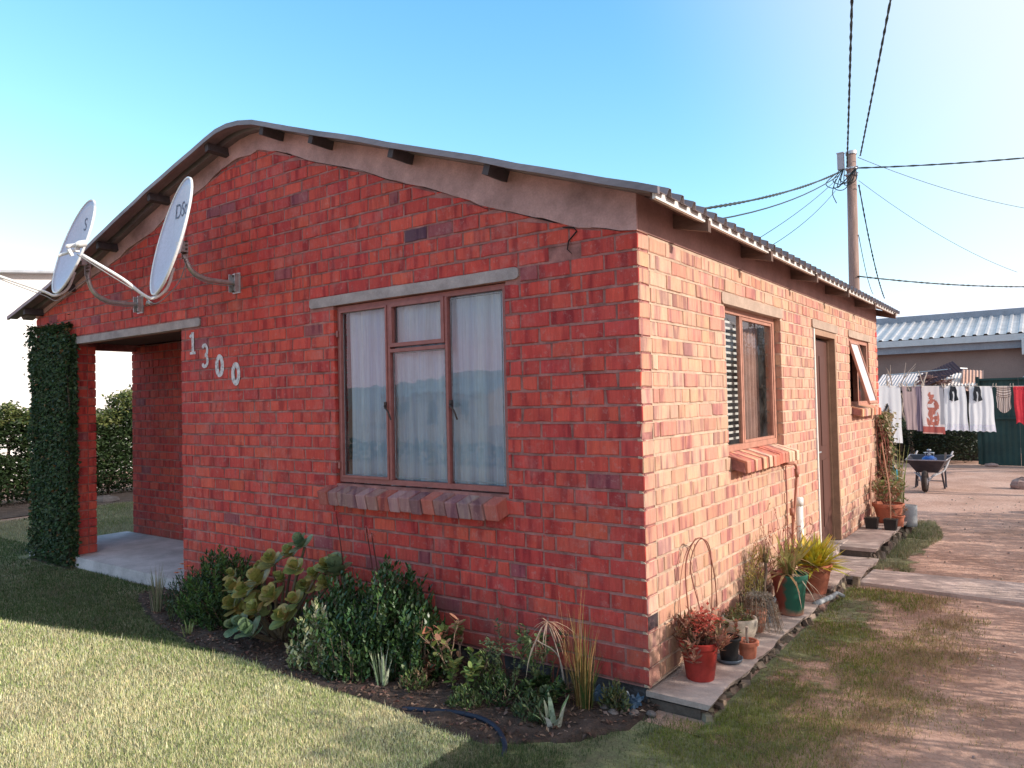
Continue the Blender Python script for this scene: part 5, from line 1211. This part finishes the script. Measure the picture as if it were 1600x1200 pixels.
wire('overhead_cable', 'wire dropping beside the pole to the grey roof, longer of the pair', (PX+.2,PY-.1,PT-.8), (-1.95,20,4.45), .3, .011, 12)
wire('overhead_cable', 'wire dropping beside the pole to the grey roof, shorter of the pair', (PX+.15,PY-.05,PT-1.9), (-2.25,20,4.6), .2, .008)

# ------------------------------------------------------------------ grey neighbour building behind
nb = thing('outbuilding', 'long grey brown building with a pale blue corrugated roof behind the washing', 'building', (0,27,GZ))
b = MB(); b.box((1.5,27.5,1.45), (17,7,3.15)); b.build('wall', NBWALL, nb)
b = MB(); prof = []; x = -7.4
while x < 10.4: prof += [(x,0),(x+.13,0),(x+.165,.045),(x+.235,.045),(x+.27,0)]; x += .30
vs = []
for yy, zz_ in ((23.6,3.42),(25.3,3.86),(27.0,4.30)):
    for (px_, h_) in prof: vs.append((px_, yy, zz_+h_))
n = len(prof); b.mesh(vs, [(r_*n+i, r_*n+i+1, (r_+1)*n+i+1, (r_+1)*n+i) for r_ in range(2) for i in range(n-1)]); b.build('roof', NBROOF, nb)
b = MB(); b.box((1.5,27.05,4.36),(17.9,.30,.30)); b.box((1.5,27.3,4.30),(17.9,.12,.44)); b.build('ridge_cap', NBTRIM, nb)
b = MB(); b.box((1.5,29.0,3.9),(17.8,3.6,.06), rot('X', -.22)); b.build('rear_roof', NBTRIM, nb)
b = MB(); b.box((1.5,23.55,3.30),(17.9,.12,.20)); b.build('gutter', M('pale_gutter',(.60,.64,.66),.5,.1), nb)
b = MB(); b.box((1.5,23.66,3.12),(17.8,.06,.30)); b.build('fascia', NBTRIM, nb)
b = MB(); b.tube([(1.40,23.8,3.2),(1.40,23.85,2.2),(1.25,23.6,2.05),(1.25,23.6,0)], .05, 10); b.box((1.4,23.5,3.0),(.35,.3,.5)); b.build('downpipe', M('pale_gutter',(0,0,0)), nb)
# low shed with salvaged roof sheets
sh = thing('shed', 'low lean-to shed roofed with salvaged corrugated sheets', 'shed', (-.9,20,GZ))
b = MB(); b.box((-.9,20.0,.80),(3.0,1.6,1.84)); b.build('wall', M('shed_dark_wall',(.05,.045,.045),.9,.3), sh)
def sheet(c, L, W, rz, rx_, ry_, col, rib=.076):
    b = MB(); n = int(L/rib*2); q = rot('Z',rz) @ rot('Y',ry_) @ rot('X',rx_); vs = []
    for j in (-.5,.5):
        for i in range(n+1): vs.append(V(c)+q @ V((L*(i/n-.5), W*j, .012*(1 if i % 2 else -1))))
    b.mesh(vs, [(i,i+1,n+2+i,n+1+i) for i in range(n)], col); return b
sheet((-1.45,19.4,2.02), 1.3, 1.5, 0, .26, 0, (.66,.60,.60)).build('roof_sheet', ATTR, sh)
sheet((-.15,19.5,2.00), 1.0, 1.5, 0, .24, .04, (.80,.72,.68)).build('roof_sheet', ATTR, sh)
sheet((.22,19.2,1.95), .5, 1.2, .1, .5, .1, (.70,.42,.32)).build('roof_sheet', ATTR, sh)
b = MB(); b.tube([(-1.8,19.0,2.16),(-.05,19.1,2.28),(.1,19.3,2.27)], .02, 6); b.build('roof_batten', GALV, sh)
o = sheet((-.52,19.0,2.16), .95, .7, .25, .45, -.42, (.10,.05,.06)); o = o.build('salvaged_sheet', ATTR, None, origin=(-.5,19,2.1)); tag(o, 'dark sheet of scrap roofing tilted up on top of the shed', 'metal sheet')
b = MB()
for k in range(90): b.box((-.62+U(-.38,.34)+.0, 18.95+U(-.2,.2), 1.98+U(-.12,.12)), (U(.1,.3),.02,.03), rot('Y',U(-.8,.3)) @ rot('Z',U(-.5,.5)), jc((.34,.20,.17),.4))
o = b.build('scrap_pile', ATTR, None, origin=(-.5,19,1.9)); tag(o, 'heap of reddish brown scrap timber on the shed roof', 'scrap', kind='stuff')
tree('bare_tree', 'small pruned tree with pale knobbly branches behind the washing line', (-1.02,17.6,GZ), 3.3, 21, mat=BARKP, lv=3, r0=.075, spread=.45, fork=3, twig=3)
tree('bare_tree', 'thin leafless tree close to the house corner behind the white trousers', (-1.75,17.2,GZ), 3.7, 33, mat=BARKP, lv=3, r0=.05, spread=.3, fork=2, twig=3)
tree('leafy_tree', 'distant treetop showing above the grey building at the right edge', (2.2,40,GZ), 7.4, 51, leafn=5, cols=[(.12,.14,.08)], lv=5, r0=.2, leafsz=.22)
# dark green sheet fence and dark bush
r = thing('sheet_fence', 'dark green sheet metal fence behind the red shirt', 'fence', (2.0,17.2,GZ))
for k, (x0,x1) in enumerate(((.47,1.28),(1.285,2.1),(2.105,2.9),(2.905,3.7))):
    b = MB(); n = 14; vs = []
    for z in (GZ, 1.95):
        for i in range(n+1): vs.append((x0+(x1-x0)*i/n, 17.1+.02*(i % 2), z))
    b.mesh(vs, [(i,i+1,n+2+i,n+1+i) for i in range(n)]); b.box(((x0+x1)/2,17.07,1.0),(x1-x0,.03,.05)); b.box(((x0+x1)/2,17.07,1.93),(x1-x0,.04,.05)); b.build('panel', GREENF, r)
b = MB(); b.box((.47,17.1,.95),(.07,.07,2.1)); b.box((2.1,17.16,.95),(.07,.07,2.1)); b.build('post', GREENF, r)
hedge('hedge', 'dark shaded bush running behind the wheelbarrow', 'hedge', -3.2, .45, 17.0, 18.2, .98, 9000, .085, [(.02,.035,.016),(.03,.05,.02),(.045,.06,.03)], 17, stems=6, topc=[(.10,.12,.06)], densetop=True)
b = MB(); b.box((-1.3,18.5,.5),(3.6,.08,1.3)); o = b.build('board_fence', M('shed_dark_wall',(0,0,0)), None, origin=(-1.3,18.5,GZ)); tag(o, 'low dark board fence in shade behind the bush', 'fence')
for i_, (c_, s_, lab) in enumerate((((1.42,12.3,GZ+.06),(.20,.16,.14),'pinkish boulder on the dirt at the right edge of the yard'),((.72,16.8,GZ+.03),(.15,.09,.05),'flat pale stone at the foot of the green fence'),((1.75,9.2,GZ+.05),(.16,.2,.12),'rounded stone beside the yard at the right edge'))):
    stone('stone', lab, c_, s_, M('pink_stone', (.45,.31,.27), .95, .35, 10, .8, 40, .01), 40+i_)

# ------------------------------------------------------------------ washing line
LY = 13.0
def ly(x): return LY+.70*(x+.96)
def lz(x): return 1.80-.03*(x+1)*1.0 + .004*(x-.3)**2
r = thing('washing_line', 'thin white washing line strung across the yard', 'washing line', (.5,LY,1.8)); b = MB()
b.tube([(x, ly(x), lz(x)) for x in [-2.6+.25*k for k in range(25)]], .006, 5); b.build('line', WHITE, r)
b = MB(); b.tube([(3.4,ly(3.4),GZ),(3.4,ly(3.4),1.75)], .035, 8); b.build('post', GALV, r)
b = MB(); b.tube([(-2.6,ly(-2.6),GZ),(-2.6,ly(-2.6),1.9)], .035, 8); b.build('post', GALV, r)
def garment(name, lab, cat, outline, colf, amp=.018, per=26, n=22, dy=0, fold=1.0, parent=None):
    """outline(t) -> (xl, xr) with t 0 top..1 bottom in metres below; returns cloth with vertical folds; outline gives list of spans"""
    b = MB(); x0, x1, h = outline['x0'], outline['x1'], outline['h']; rows = 40; ph = U(0,6)
    f = outline.get('f', lambda s, t: True); vs = []
    for r_ in range(rows+1):
        t = r_/rows
        for i in range(n+1):
            s = i/n; w = outline.get('w', lambda t: (0,1))(t); x = x0+(x1-x0)*(w[0]+(w[1]-w[0])*s)
            a = amp*(math.sin(s*per*(x1-x0)*2+ph)+.6*math.sin(s*per*(x1-x0)*4.7+ph*2+t))*(.3+.7*t)
            bot = outline.get('b', lambda s: 1)(s)
            vs.append((x+.006*math.sin(t*9+s*5), ly(x)+a+dy-.012, lz(x)+.002-h*(1+.05*(x+1))*t*bot))
    for r_ in range(rows):
        for i in range(n):
            s, t = (i+.5)/n, (r_+.5)/rows
            if f(s, t): a = r_*(n+1)+i; b.mesh([vs[a],vs[a+1],vs[a+n+2],vs[a+n+1]], [(0,1,2,3)], colf(s, t))
    # merge verts by building directly
    o = b.build(name, CLOTH, None, True, origin=((x0+x1)/2, ly((x0+x1)/2), lz(x0)))
    tag(o, lab, cat)
    return o
WH = lambda s, t: (.92,.92,.93)
garment('trousers', 'long white trousers at the left end of the washing line', 'trousers', dict(x0=-1.02,x1=-.62,h=1.16,f=lambda s,t: t < .35 or s > .42+.15*t or s < .40-.75*(t-.35),b=lambda s: .62+.38*min(1,s*1.6)), lambda s,t: (.95,.95,.95), .012, 12)
garment('vest', 'dusty pink sleeveless top hanging next to the white trousers', 'vest', dict(x0=-.60,x1=-.36,h=.88,w=lambda t: (.0+.25*t,1.0),f=lambda s,t: not (t < .12 and .3 < s < .72)), lambda s,t: (.56,.42,.41), .006, 20)
garment('shirt', 'narrow grey purple shirt seen edge on beside the floral towel', 'shirt', dict(x0=-.37,x1=-.27,h=.90), lambda s,t: (.24,.19,.25), .01, 40)
def towelc(s, t):
    if t > .86: return (.50,.13,.11) if t < .97 or s > .9 else (.7,.4,.35)
    if t > .80 and (s < .2 or s > .8): return (.45,.15,.13) if int(t*60) % 2 else (.8,.7,.68)
    d1 = ((s-.42)/.16)**2+((t-.20)/.08)**2; d2 = ((s-.50)/.26)**2+((t-.42)/.15)**2; d3 = ((s-.48)/.30)**2+((t-.70)/.22)**2
    if min(d1,d2,d3) < 1 and (mn.noise(V((s*7,t*11,2))) > -.22): return jc((.58,.20,.15),.2)
    if s > .82: return (.42,.42,.46)
    return (.88,.80,.78)
garment('towel', 'white towel with a red flower print and a rust red lower border', 'towel', dict(x0=-.27,x1=.10,h=.94), towelc, .008, 12, n=56)
for (x0, x1, lab) in ((.09,.50,'white frilled pillowcase left of its twin on the line'),(.51,.95,'white frilled pillowcase next to the striped top')):
    garment('pillowcase', lab, 'pillowcase', dict(x0=x0,x1=x1,h=.86,w=lambda t: (.04-.04*t,.92+.08*t),b=lambda s: 1+.012*math.sin(s*26)), lambda s,t: (.95,.95,.96) if t < .86 else jc((.84,.84,.90),.10), .016, 13, n=40)
for (x0, lab) in ((.20,'pair of small black socks pegged over the left pillowcase'),(.60,'pair of small black socks pegged over the right pillowcase')):
    garment('socks', lab, 'socks', dict(x0=x0,x1=x0+.14,h=.30,f=lambda s,t: t < .15 or abs(s-.5) > .06*t*2,w=lambda t: (.1-.15*t,.8+.25*t),b=lambda s: 1-.25*abs(s-.5)), lambda s,t: (.03,.035,.045), .006, 30, n=12, dy=-.045)
garment('top', 'small beige and brown striped top with dangling ties', 'top', dict(x0=.97,x1=1.23,h=.50,w=lambda t: (.06,.98),b=lambda s: .8+.2*math.sin(s*3.14)), lambda s,t: (.30,.22,.19) if (t < .45 and int(t*22) % 2) or (t >= .45 and int(s*16) % 2) else (.72,.60,.54), .008, 30, n=32)
garment('shirt', 'bright red shirt at the right end of the washing line', 'shirt', dict(x0=1.26,x1=1.72,h=.70,w=lambda t: (.0+.08*t,1),b=lambda s: 1-.05*math.sin(s*12)), lambda s,t: jc((.75,.05,.07),.06) if not (.06 < t < .1 and int(s*24) % 2) else (.5,.03,.05), .016, 18)
for x in (-.99,-.80,-.64,-.585,-.38,-.26,.08,.12,.25,.49,.53,.66,.93,.98,1.22,1.27,1.55):
    b = MB(); b.box((x,ly(x)-.012,lz(x)+.02),(.012,.03,.085), rot('Y',U(-.2,.2)), (.75,.62,.50)); o = b.build('clothes_peg', ATTR, None, origin=(x,ly(x),lz(x))); tag(o, 'wooden clothes peg gripping the washing line', 'clothes peg', 'clothes pegs on the washing line')

# ------------------------------------------------------------------ wheelbarrow with gas bottle
WX, WY = .04, 11.55
r = thing('wheelbarrow', 'dark wheelbarrow parked wheel towards the house on the dirt', 'wheelbarrow', (WX,WY,GZ))
b = MB(); lo = [(-.17,-.22,.20),(.17,-.22,.20),(.19,.28,.24),(-.19,.28,.24)]; hi = [(-.31,-.42,.435),(.31,-.42,.435),(.36,.44,.47),(-.36,.44,.47)]
P = [V((WX+x,WY+y,z+GZ+.12)) for x,y,z in lo]+[V((WX+x,WY+y,z)) for x,y,z in hi]
P[0:4] = [V((WX+x,WY+y,z)) for x,y,z in lo]
b.mesh(P, [(0,3,2,1),(0,1,5,4),(1,2,6,5),(2,3,7,6),(3,0,4,7)]); tr = b.build('tray', M('barrow_steel',(.06,.055,.07),.5,.3,6,.3), r)
s_ = tr.modifiers.new('t','SOLIDIFY'); s_.thickness = .004
b = MB(); b.tube([P[4],P[5],P[6],P[7],P[4]], .012, 6); b.build('tray_rim', M('barrow_rim',(.40,.38,.40),.5,.2), tr)
b = MB(); t_ = rot('Y', R(90)); c0 = V((WX,WY-.52,GZ+.19))
for k in range(1): b.lathe([(.11,-.035),(.165,-.042),(.19,-.02),(.19,.02),(.165,.042),(.11,.035)], c0, 28, rot=t_)
b.build('wheel', RUBBER, r, True); wo = [o for o in COL.objects if o.name.startswith('wheel') and not o.name.startswith('wheelb')][-1]
b = MB(); b.lathe([(.02,-.05),(.11,-.02),(.11,.02),(.02,.05)], c0, 20, rot=t_); b.build('rim', M('barrow_rim',(0,0,0)), wo)
for sx in (-1,1):
    b = MB(); b.tube(bez([(WX+sx*.05,WY-.52,GZ+.19),(WX+sx*.12,WY-.25,.17),(WX+sx*.22,WY+.2,.20),(WX+sx*.29,WY+.70,.44),(WX+sx*.30,WY+.95,.50)],5), .017, 8); b.build('handle', M('barrow_rim',(0,0,0)), r)
    b = MB(); b.tube([(WX+sx*.20,WY+.05,.19),(WX+sx*.235,WY+.12,GZ+.01),(WX+sx*.235,WY+.34,GZ+.01),(WX+sx*.22,WY+.4,.27)], .016, 8); b.build('leg', M('barrow_steel',(0,0,0)), r)
b = MB(); b.tube([(WX-.23,WY+.13,GZ+.14),(WX+.23,WY+.13,GZ+.14)], .012, 6); b.tube([(WX-.2,WY-.2,.19),(WX-.05,WY-.5,GZ+.24)], .012, 6); b.tube([(WX+.2,WY-.2,.19),(WX+.05,WY-.5,GZ+.24)], .012, 6); b.build('brace', M('barrow_rim',(0,0,0)), r)
g = thing('gas_bottle', 'blue gas bottle with a silver collar lying in the wheelbarrow', 'gas bottle', (WX+.02,WY,.26))
b = MB(); b.lathe([(.09,0),(.125,.03),(.13,.08),(.13,.13),(.115,.18),(.07,.215),(.03,.225)], (WX+.02,WY-.02,.27), 26); b.build('cylinder', BLUE, g, True)
b = MB(); b.lathe([(.03,.22),(.03,.25),(.018,.255),(.018,.30),(.035,.31),(.035,.335),(.01,.34)], (WX+.02,WY-.02,.27), 14)
b.tube([(WX+.02+.085*math.cos(R(a)),WY-.02+.085*math.sin(R(a)),.27+.275) for a in range(0,361,30)], .009, 6)
for a in (30,150,270): b.tube([(WX+.02+.085*math.cos(R(a)),WY-.02+.085*math.sin(R(a)),.275+.27),(WX+.02+.07*math.cos(R(a)),WY-.02+.07*math.sin(R(a)),.48)], .008, 5)
b.build('collar', GALV, g, True)
b = MB(); b.box((WX+.26,WY+.1,.46),(.03,.03,.16), rot('Y',.1)); o = b.build('timber_offcut', BARKP, None, origin=(WX+.26,WY+.1,.40)); tag(o, 'short pale timber offcut sticking out of the wheelbarrow', 'timber')

# ------------------------------------------------------------------ surroundings to the west and south
hedge('hedge', 'low dark hedge along the street side of the front lawn', 'hedge', -30, -6, -13.2, -12.4, .5, 4000, .16, HG, 23, stems=10, densetop=True)
def cottage(lab, cx, cy, sx, sy, h, rh, wallm, roofm, ax='x', win=True, grp=None):
    r = thing('neighbour_house', lab, 'house', (cx,cy,GZ), grp); b = MB(); x0,x1,y0,y1 = cx-sx/2,cx+sx/2,cy-sy/2,cy+sy/2
    b.box((cx,cy,GZ+h/2),(sx,sy,h))
    if ax == 'x': # ridge along x
        b.mesh([(x0,y0,GZ+h),(x0,y1,GZ+h),(x0,cy,GZ+h+rh),(x1,y0,GZ+h),(x1,y1,GZ+h),(x1,cy,GZ+h+rh)], [(0,1,2),(3,5,4)])
    else: b.mesh([(x0,y0,GZ+h),(x1,y0,GZ+h),(cx,y0,GZ+h+rh),(x0,y1,GZ+h),(x1,y1,GZ+h),(cx,y1,GZ+h+rh)], [(0,1,2),(3,5,4)])
    b.build('wall', wallm, r); b = MB(); o_ = .35; e = .06
    if ax == 'x':
        k = rh/(sy/2)
        for s_ in (-1,1):
            b.hexa([V((x0-o_,cy+s_*(sy/2+o_),GZ+h-k*o_)),V((x1+o_,cy+s_*(sy/2+o_),GZ+h-k*o_)),V((x1+o_,cy,GZ+h+rh)),V((x0-o_,cy,GZ+h+rh)),V((x0-o_,cy+s_*(sy/2+o_),GZ+h-k*o_+e)),V((x1+o_,cy+s_*(sy/2+o_),GZ+h-k*o_+e)),V((x1+o_,cy,GZ+h+rh+e)),V((x0-o_,cy,GZ+h+rh+e))])
    else:
        k = rh/(sx/2)
        for s_ in (-1,1):
            b.hexa([V((cx+s_*(sx/2+o_),y0-o_,GZ+h-k*o_)),V((cx+s_*(sx/2+o_),y1+o_,GZ+h-k*o_)),V((cx,y1+o_,GZ+h+rh)),V((cx,y0-o_,GZ+h+rh)),V((cx+s_*(sx/2+o_),y0-o_,GZ+h-k*o_+e)),V((cx+s_*(sx/2+o_),y1+o_,GZ+h-k*o_+e)),V((cx,y1+o_,GZ+h+rh+e)),V((cx,y0-o_,GZ+h+rh+e))])
    b.build('roof', roofm, r)
    if win:
        for fx in (-.28,.28):
            b = MB(); yy = y1+.012 if cy < 0 else y0-.012; b.box((cx+sx*fx,yy,GZ+1.55),(1.1,.05,1.0)); b.build('window', M('dark_pane',(.05,.06,.07),.2,.1), r)
        b = MB(); b.box((cx,y1+.012 if cy < 0 else y0-.012,GZ+1.05),(.85,.05,2.1)); b.build('door', DOORM, r)
    return r
GR = M('grey_roof', (.42,.45,.50), .6, .2, 3)
cottage('white walled house beyond the far hedge, its roof edge just showing left of the dishes', -24.5, 5.6, 9, 12.5, 4.9, .72, NBWHITE, GR, 'x', win=False)
cottage('cream house with a gable across the street', -62, -42, 9, 9, 2.9, 1.5, M('cream_wall',(.66,.55,.45),.9,.1), GR, 'y')
cottage('pinkish house across the street', -40, -46, 12, 8, 2.7, 1.2, M('pink_wall',(.60,.45,.38),.9,.1), GR, 'x')
cottage('far cream house further along the street', -82, -52, 12, 8, 3.0, 1.4, M('cream_wall',(0,0,0)), GR, 'x')
stone('stone', 'weathered stone at the foot of the hedge beyond the porch', (-13.2,3.1,GZ+.02), (.38,.25,.09), M('hedge_soil_stone',(.22,.17,.15),.95,.4,8,.9,30,.01), 77)
b = MB(); b.poly([V((-15.2,-5,GZ+.006)),V((-12.5,-5,GZ+.006)),V((-12.2,0,GZ+.006)),V((-12.5,3,GZ+.006)),V((-12.9,10,GZ+.006)),V((-15.2,10,GZ+.006))]); o = b.build('hedge_bed_soil', M('hedge_soil',(.17,.115,.09),1,.4,6,1,30,.03), None); tag(o, kind='structure')

# ------------------------------------------------------------------ light, sky, camera
AZ, EL = R(14), R(24)
sun = bpy.data.lights.new('sun', 'SUN'); sun.energy = 5.0; sun.angle = R(.53); sun.color = (1, .91, .80)
so = bpy.data.objects.new('sun', sun); COL.objects.link(so); so.rotation_euler = dirv(AZ, EL).to_track_quat('Z', 'Y').to_euler(); so.location = (20,5,12)
wd = bpy.data.worlds.new('World'); scn.world = wd; wd.use_nodes = True; t = wd.node_tree; t.nodes.clear()
sk = N(t, 'ShaderNodeTexSky', sky_type='NISHITA'); sk.sun_disc = False; sk.sun_elevation = EL; sk.sun_rotation = R(90)-AZ; sk.air_density = 1.0; sk.dust_density = 2.6; sk.ozone_density = 1.6; sk.altitude = 900
bg = N(t, 'ShaderNodeBackground'); bg.inputs['Strength'].default_value = .15
cs = N(t, 'ShaderNodeSeparateColor'); t.links.new(sk.outputs[0], cs.inputs[0]); cc = N(t, 'ShaderNodeCombineColor')
for i, (k_, g_) in enumerate(((3.7,1.42),(2.6,.98),(2.5,.95))):   # white balance and response of the phone camera
    a_ = N(t,'ShaderNodeMath',operation='MULTIPLY'); a_.inputs[1].default_value = .15; t.links.new(cs.outputs[i], a_.inputs[0])
    b_ = N(t,'ShaderNodeMath',operation='POWER'); b_.inputs[1].default_value = g_; t.links.new(a_.outputs[0], b_.inputs[0])
    c_ = N(t,'ShaderNodeMath',operation='MULTIPLY'); c_.inputs[1].default_value = k_/.15; t.links.new(b_.outputs[0], c_.inputs[0])
    d_ = N(t,'ShaderNodeMath',operation='MINIMUM'); d_.inputs[1].default_value = (1.95,1.28,1.5)[i]/.15; t.links.new(c_.outputs[0], d_.inputs[0]); t.links.new(d_.outputs[0], cc.inputs[i])
ow = N(t, 'ShaderNodeOutputWorld'); tcw = N(t,'ShaderNodeTexCoord'); vn = N(t,'ShaderNodeVectorMath',operation='NORMALIZE'); t.links.new(tcw.outputs['Generated'], vn.inputs[0])
dp = N(t,'ShaderNodeVectorMath',operation='DOT_PRODUCT'); t.links.new(vn.outputs[0], dp.inputs[0]); dp.inputs[1].default_value = dirv(AZ, EL)   # bright haze round the sun
mr = N(t,'ShaderNodeMapRange', interpolation_type='SMOOTHSTEP'); mr.inputs[1].default_value = -.02; mr.inputs[2].default_value = .46; mr.inputs[4].default_value = .85; t.links.new(dp.outputs['Value'], mr.inputs[0])
t.links.new(mixc(t, cc.outputs[0], (1.05/.15, 1.07/.15, 1.10/.15), mr.outputs[0]), bg.inputs['Color']); t.links.new(bg.outputs[0], ow.inputs['Surface'])
cam = bpy.data.cameras.new('camera'); co = bpy.data.objects.new('camera', cam); COL.objects.link(co); scn.camera = co
yaw, pit, rol = R(36.19213501), R(1.47529115), R(-1.29817229)
F = V((-math.sin(yaw)*math.cos(pit), math.cos(yaw)*math.cos(pit), math.sin(pit))); r0 = V((math.cos(yaw), math.sin(yaw), 0)); u0 = r0.cross(F)
r2 = r0*math.cos(rol)+u0*math.sin(rol); u2 = -r0*math.sin(rol)+u0*math.cos(rol)
mw = Matrix((r2, u2, -F)).transposed().to_4x4(); mw.translation = V((1.88982162,-3.83901984,1.62620271)); co.matrix_world = mw
cam.sensor_width = 36; cam.lens = 36*1149.194/1600; cam.clip_end = 3000; cam.clip_start = .05
scn.view_settings.view_transform = 'Standard'; scn.view_settings.look = 'None'; scn.view_settings.exposure = 0
scn.render.engine = 'CYCLES'; scn.cycles.max_bounces = 7; scn.cycles.transparent_max_bounces = 12; scn.cycles.use_denoising = True
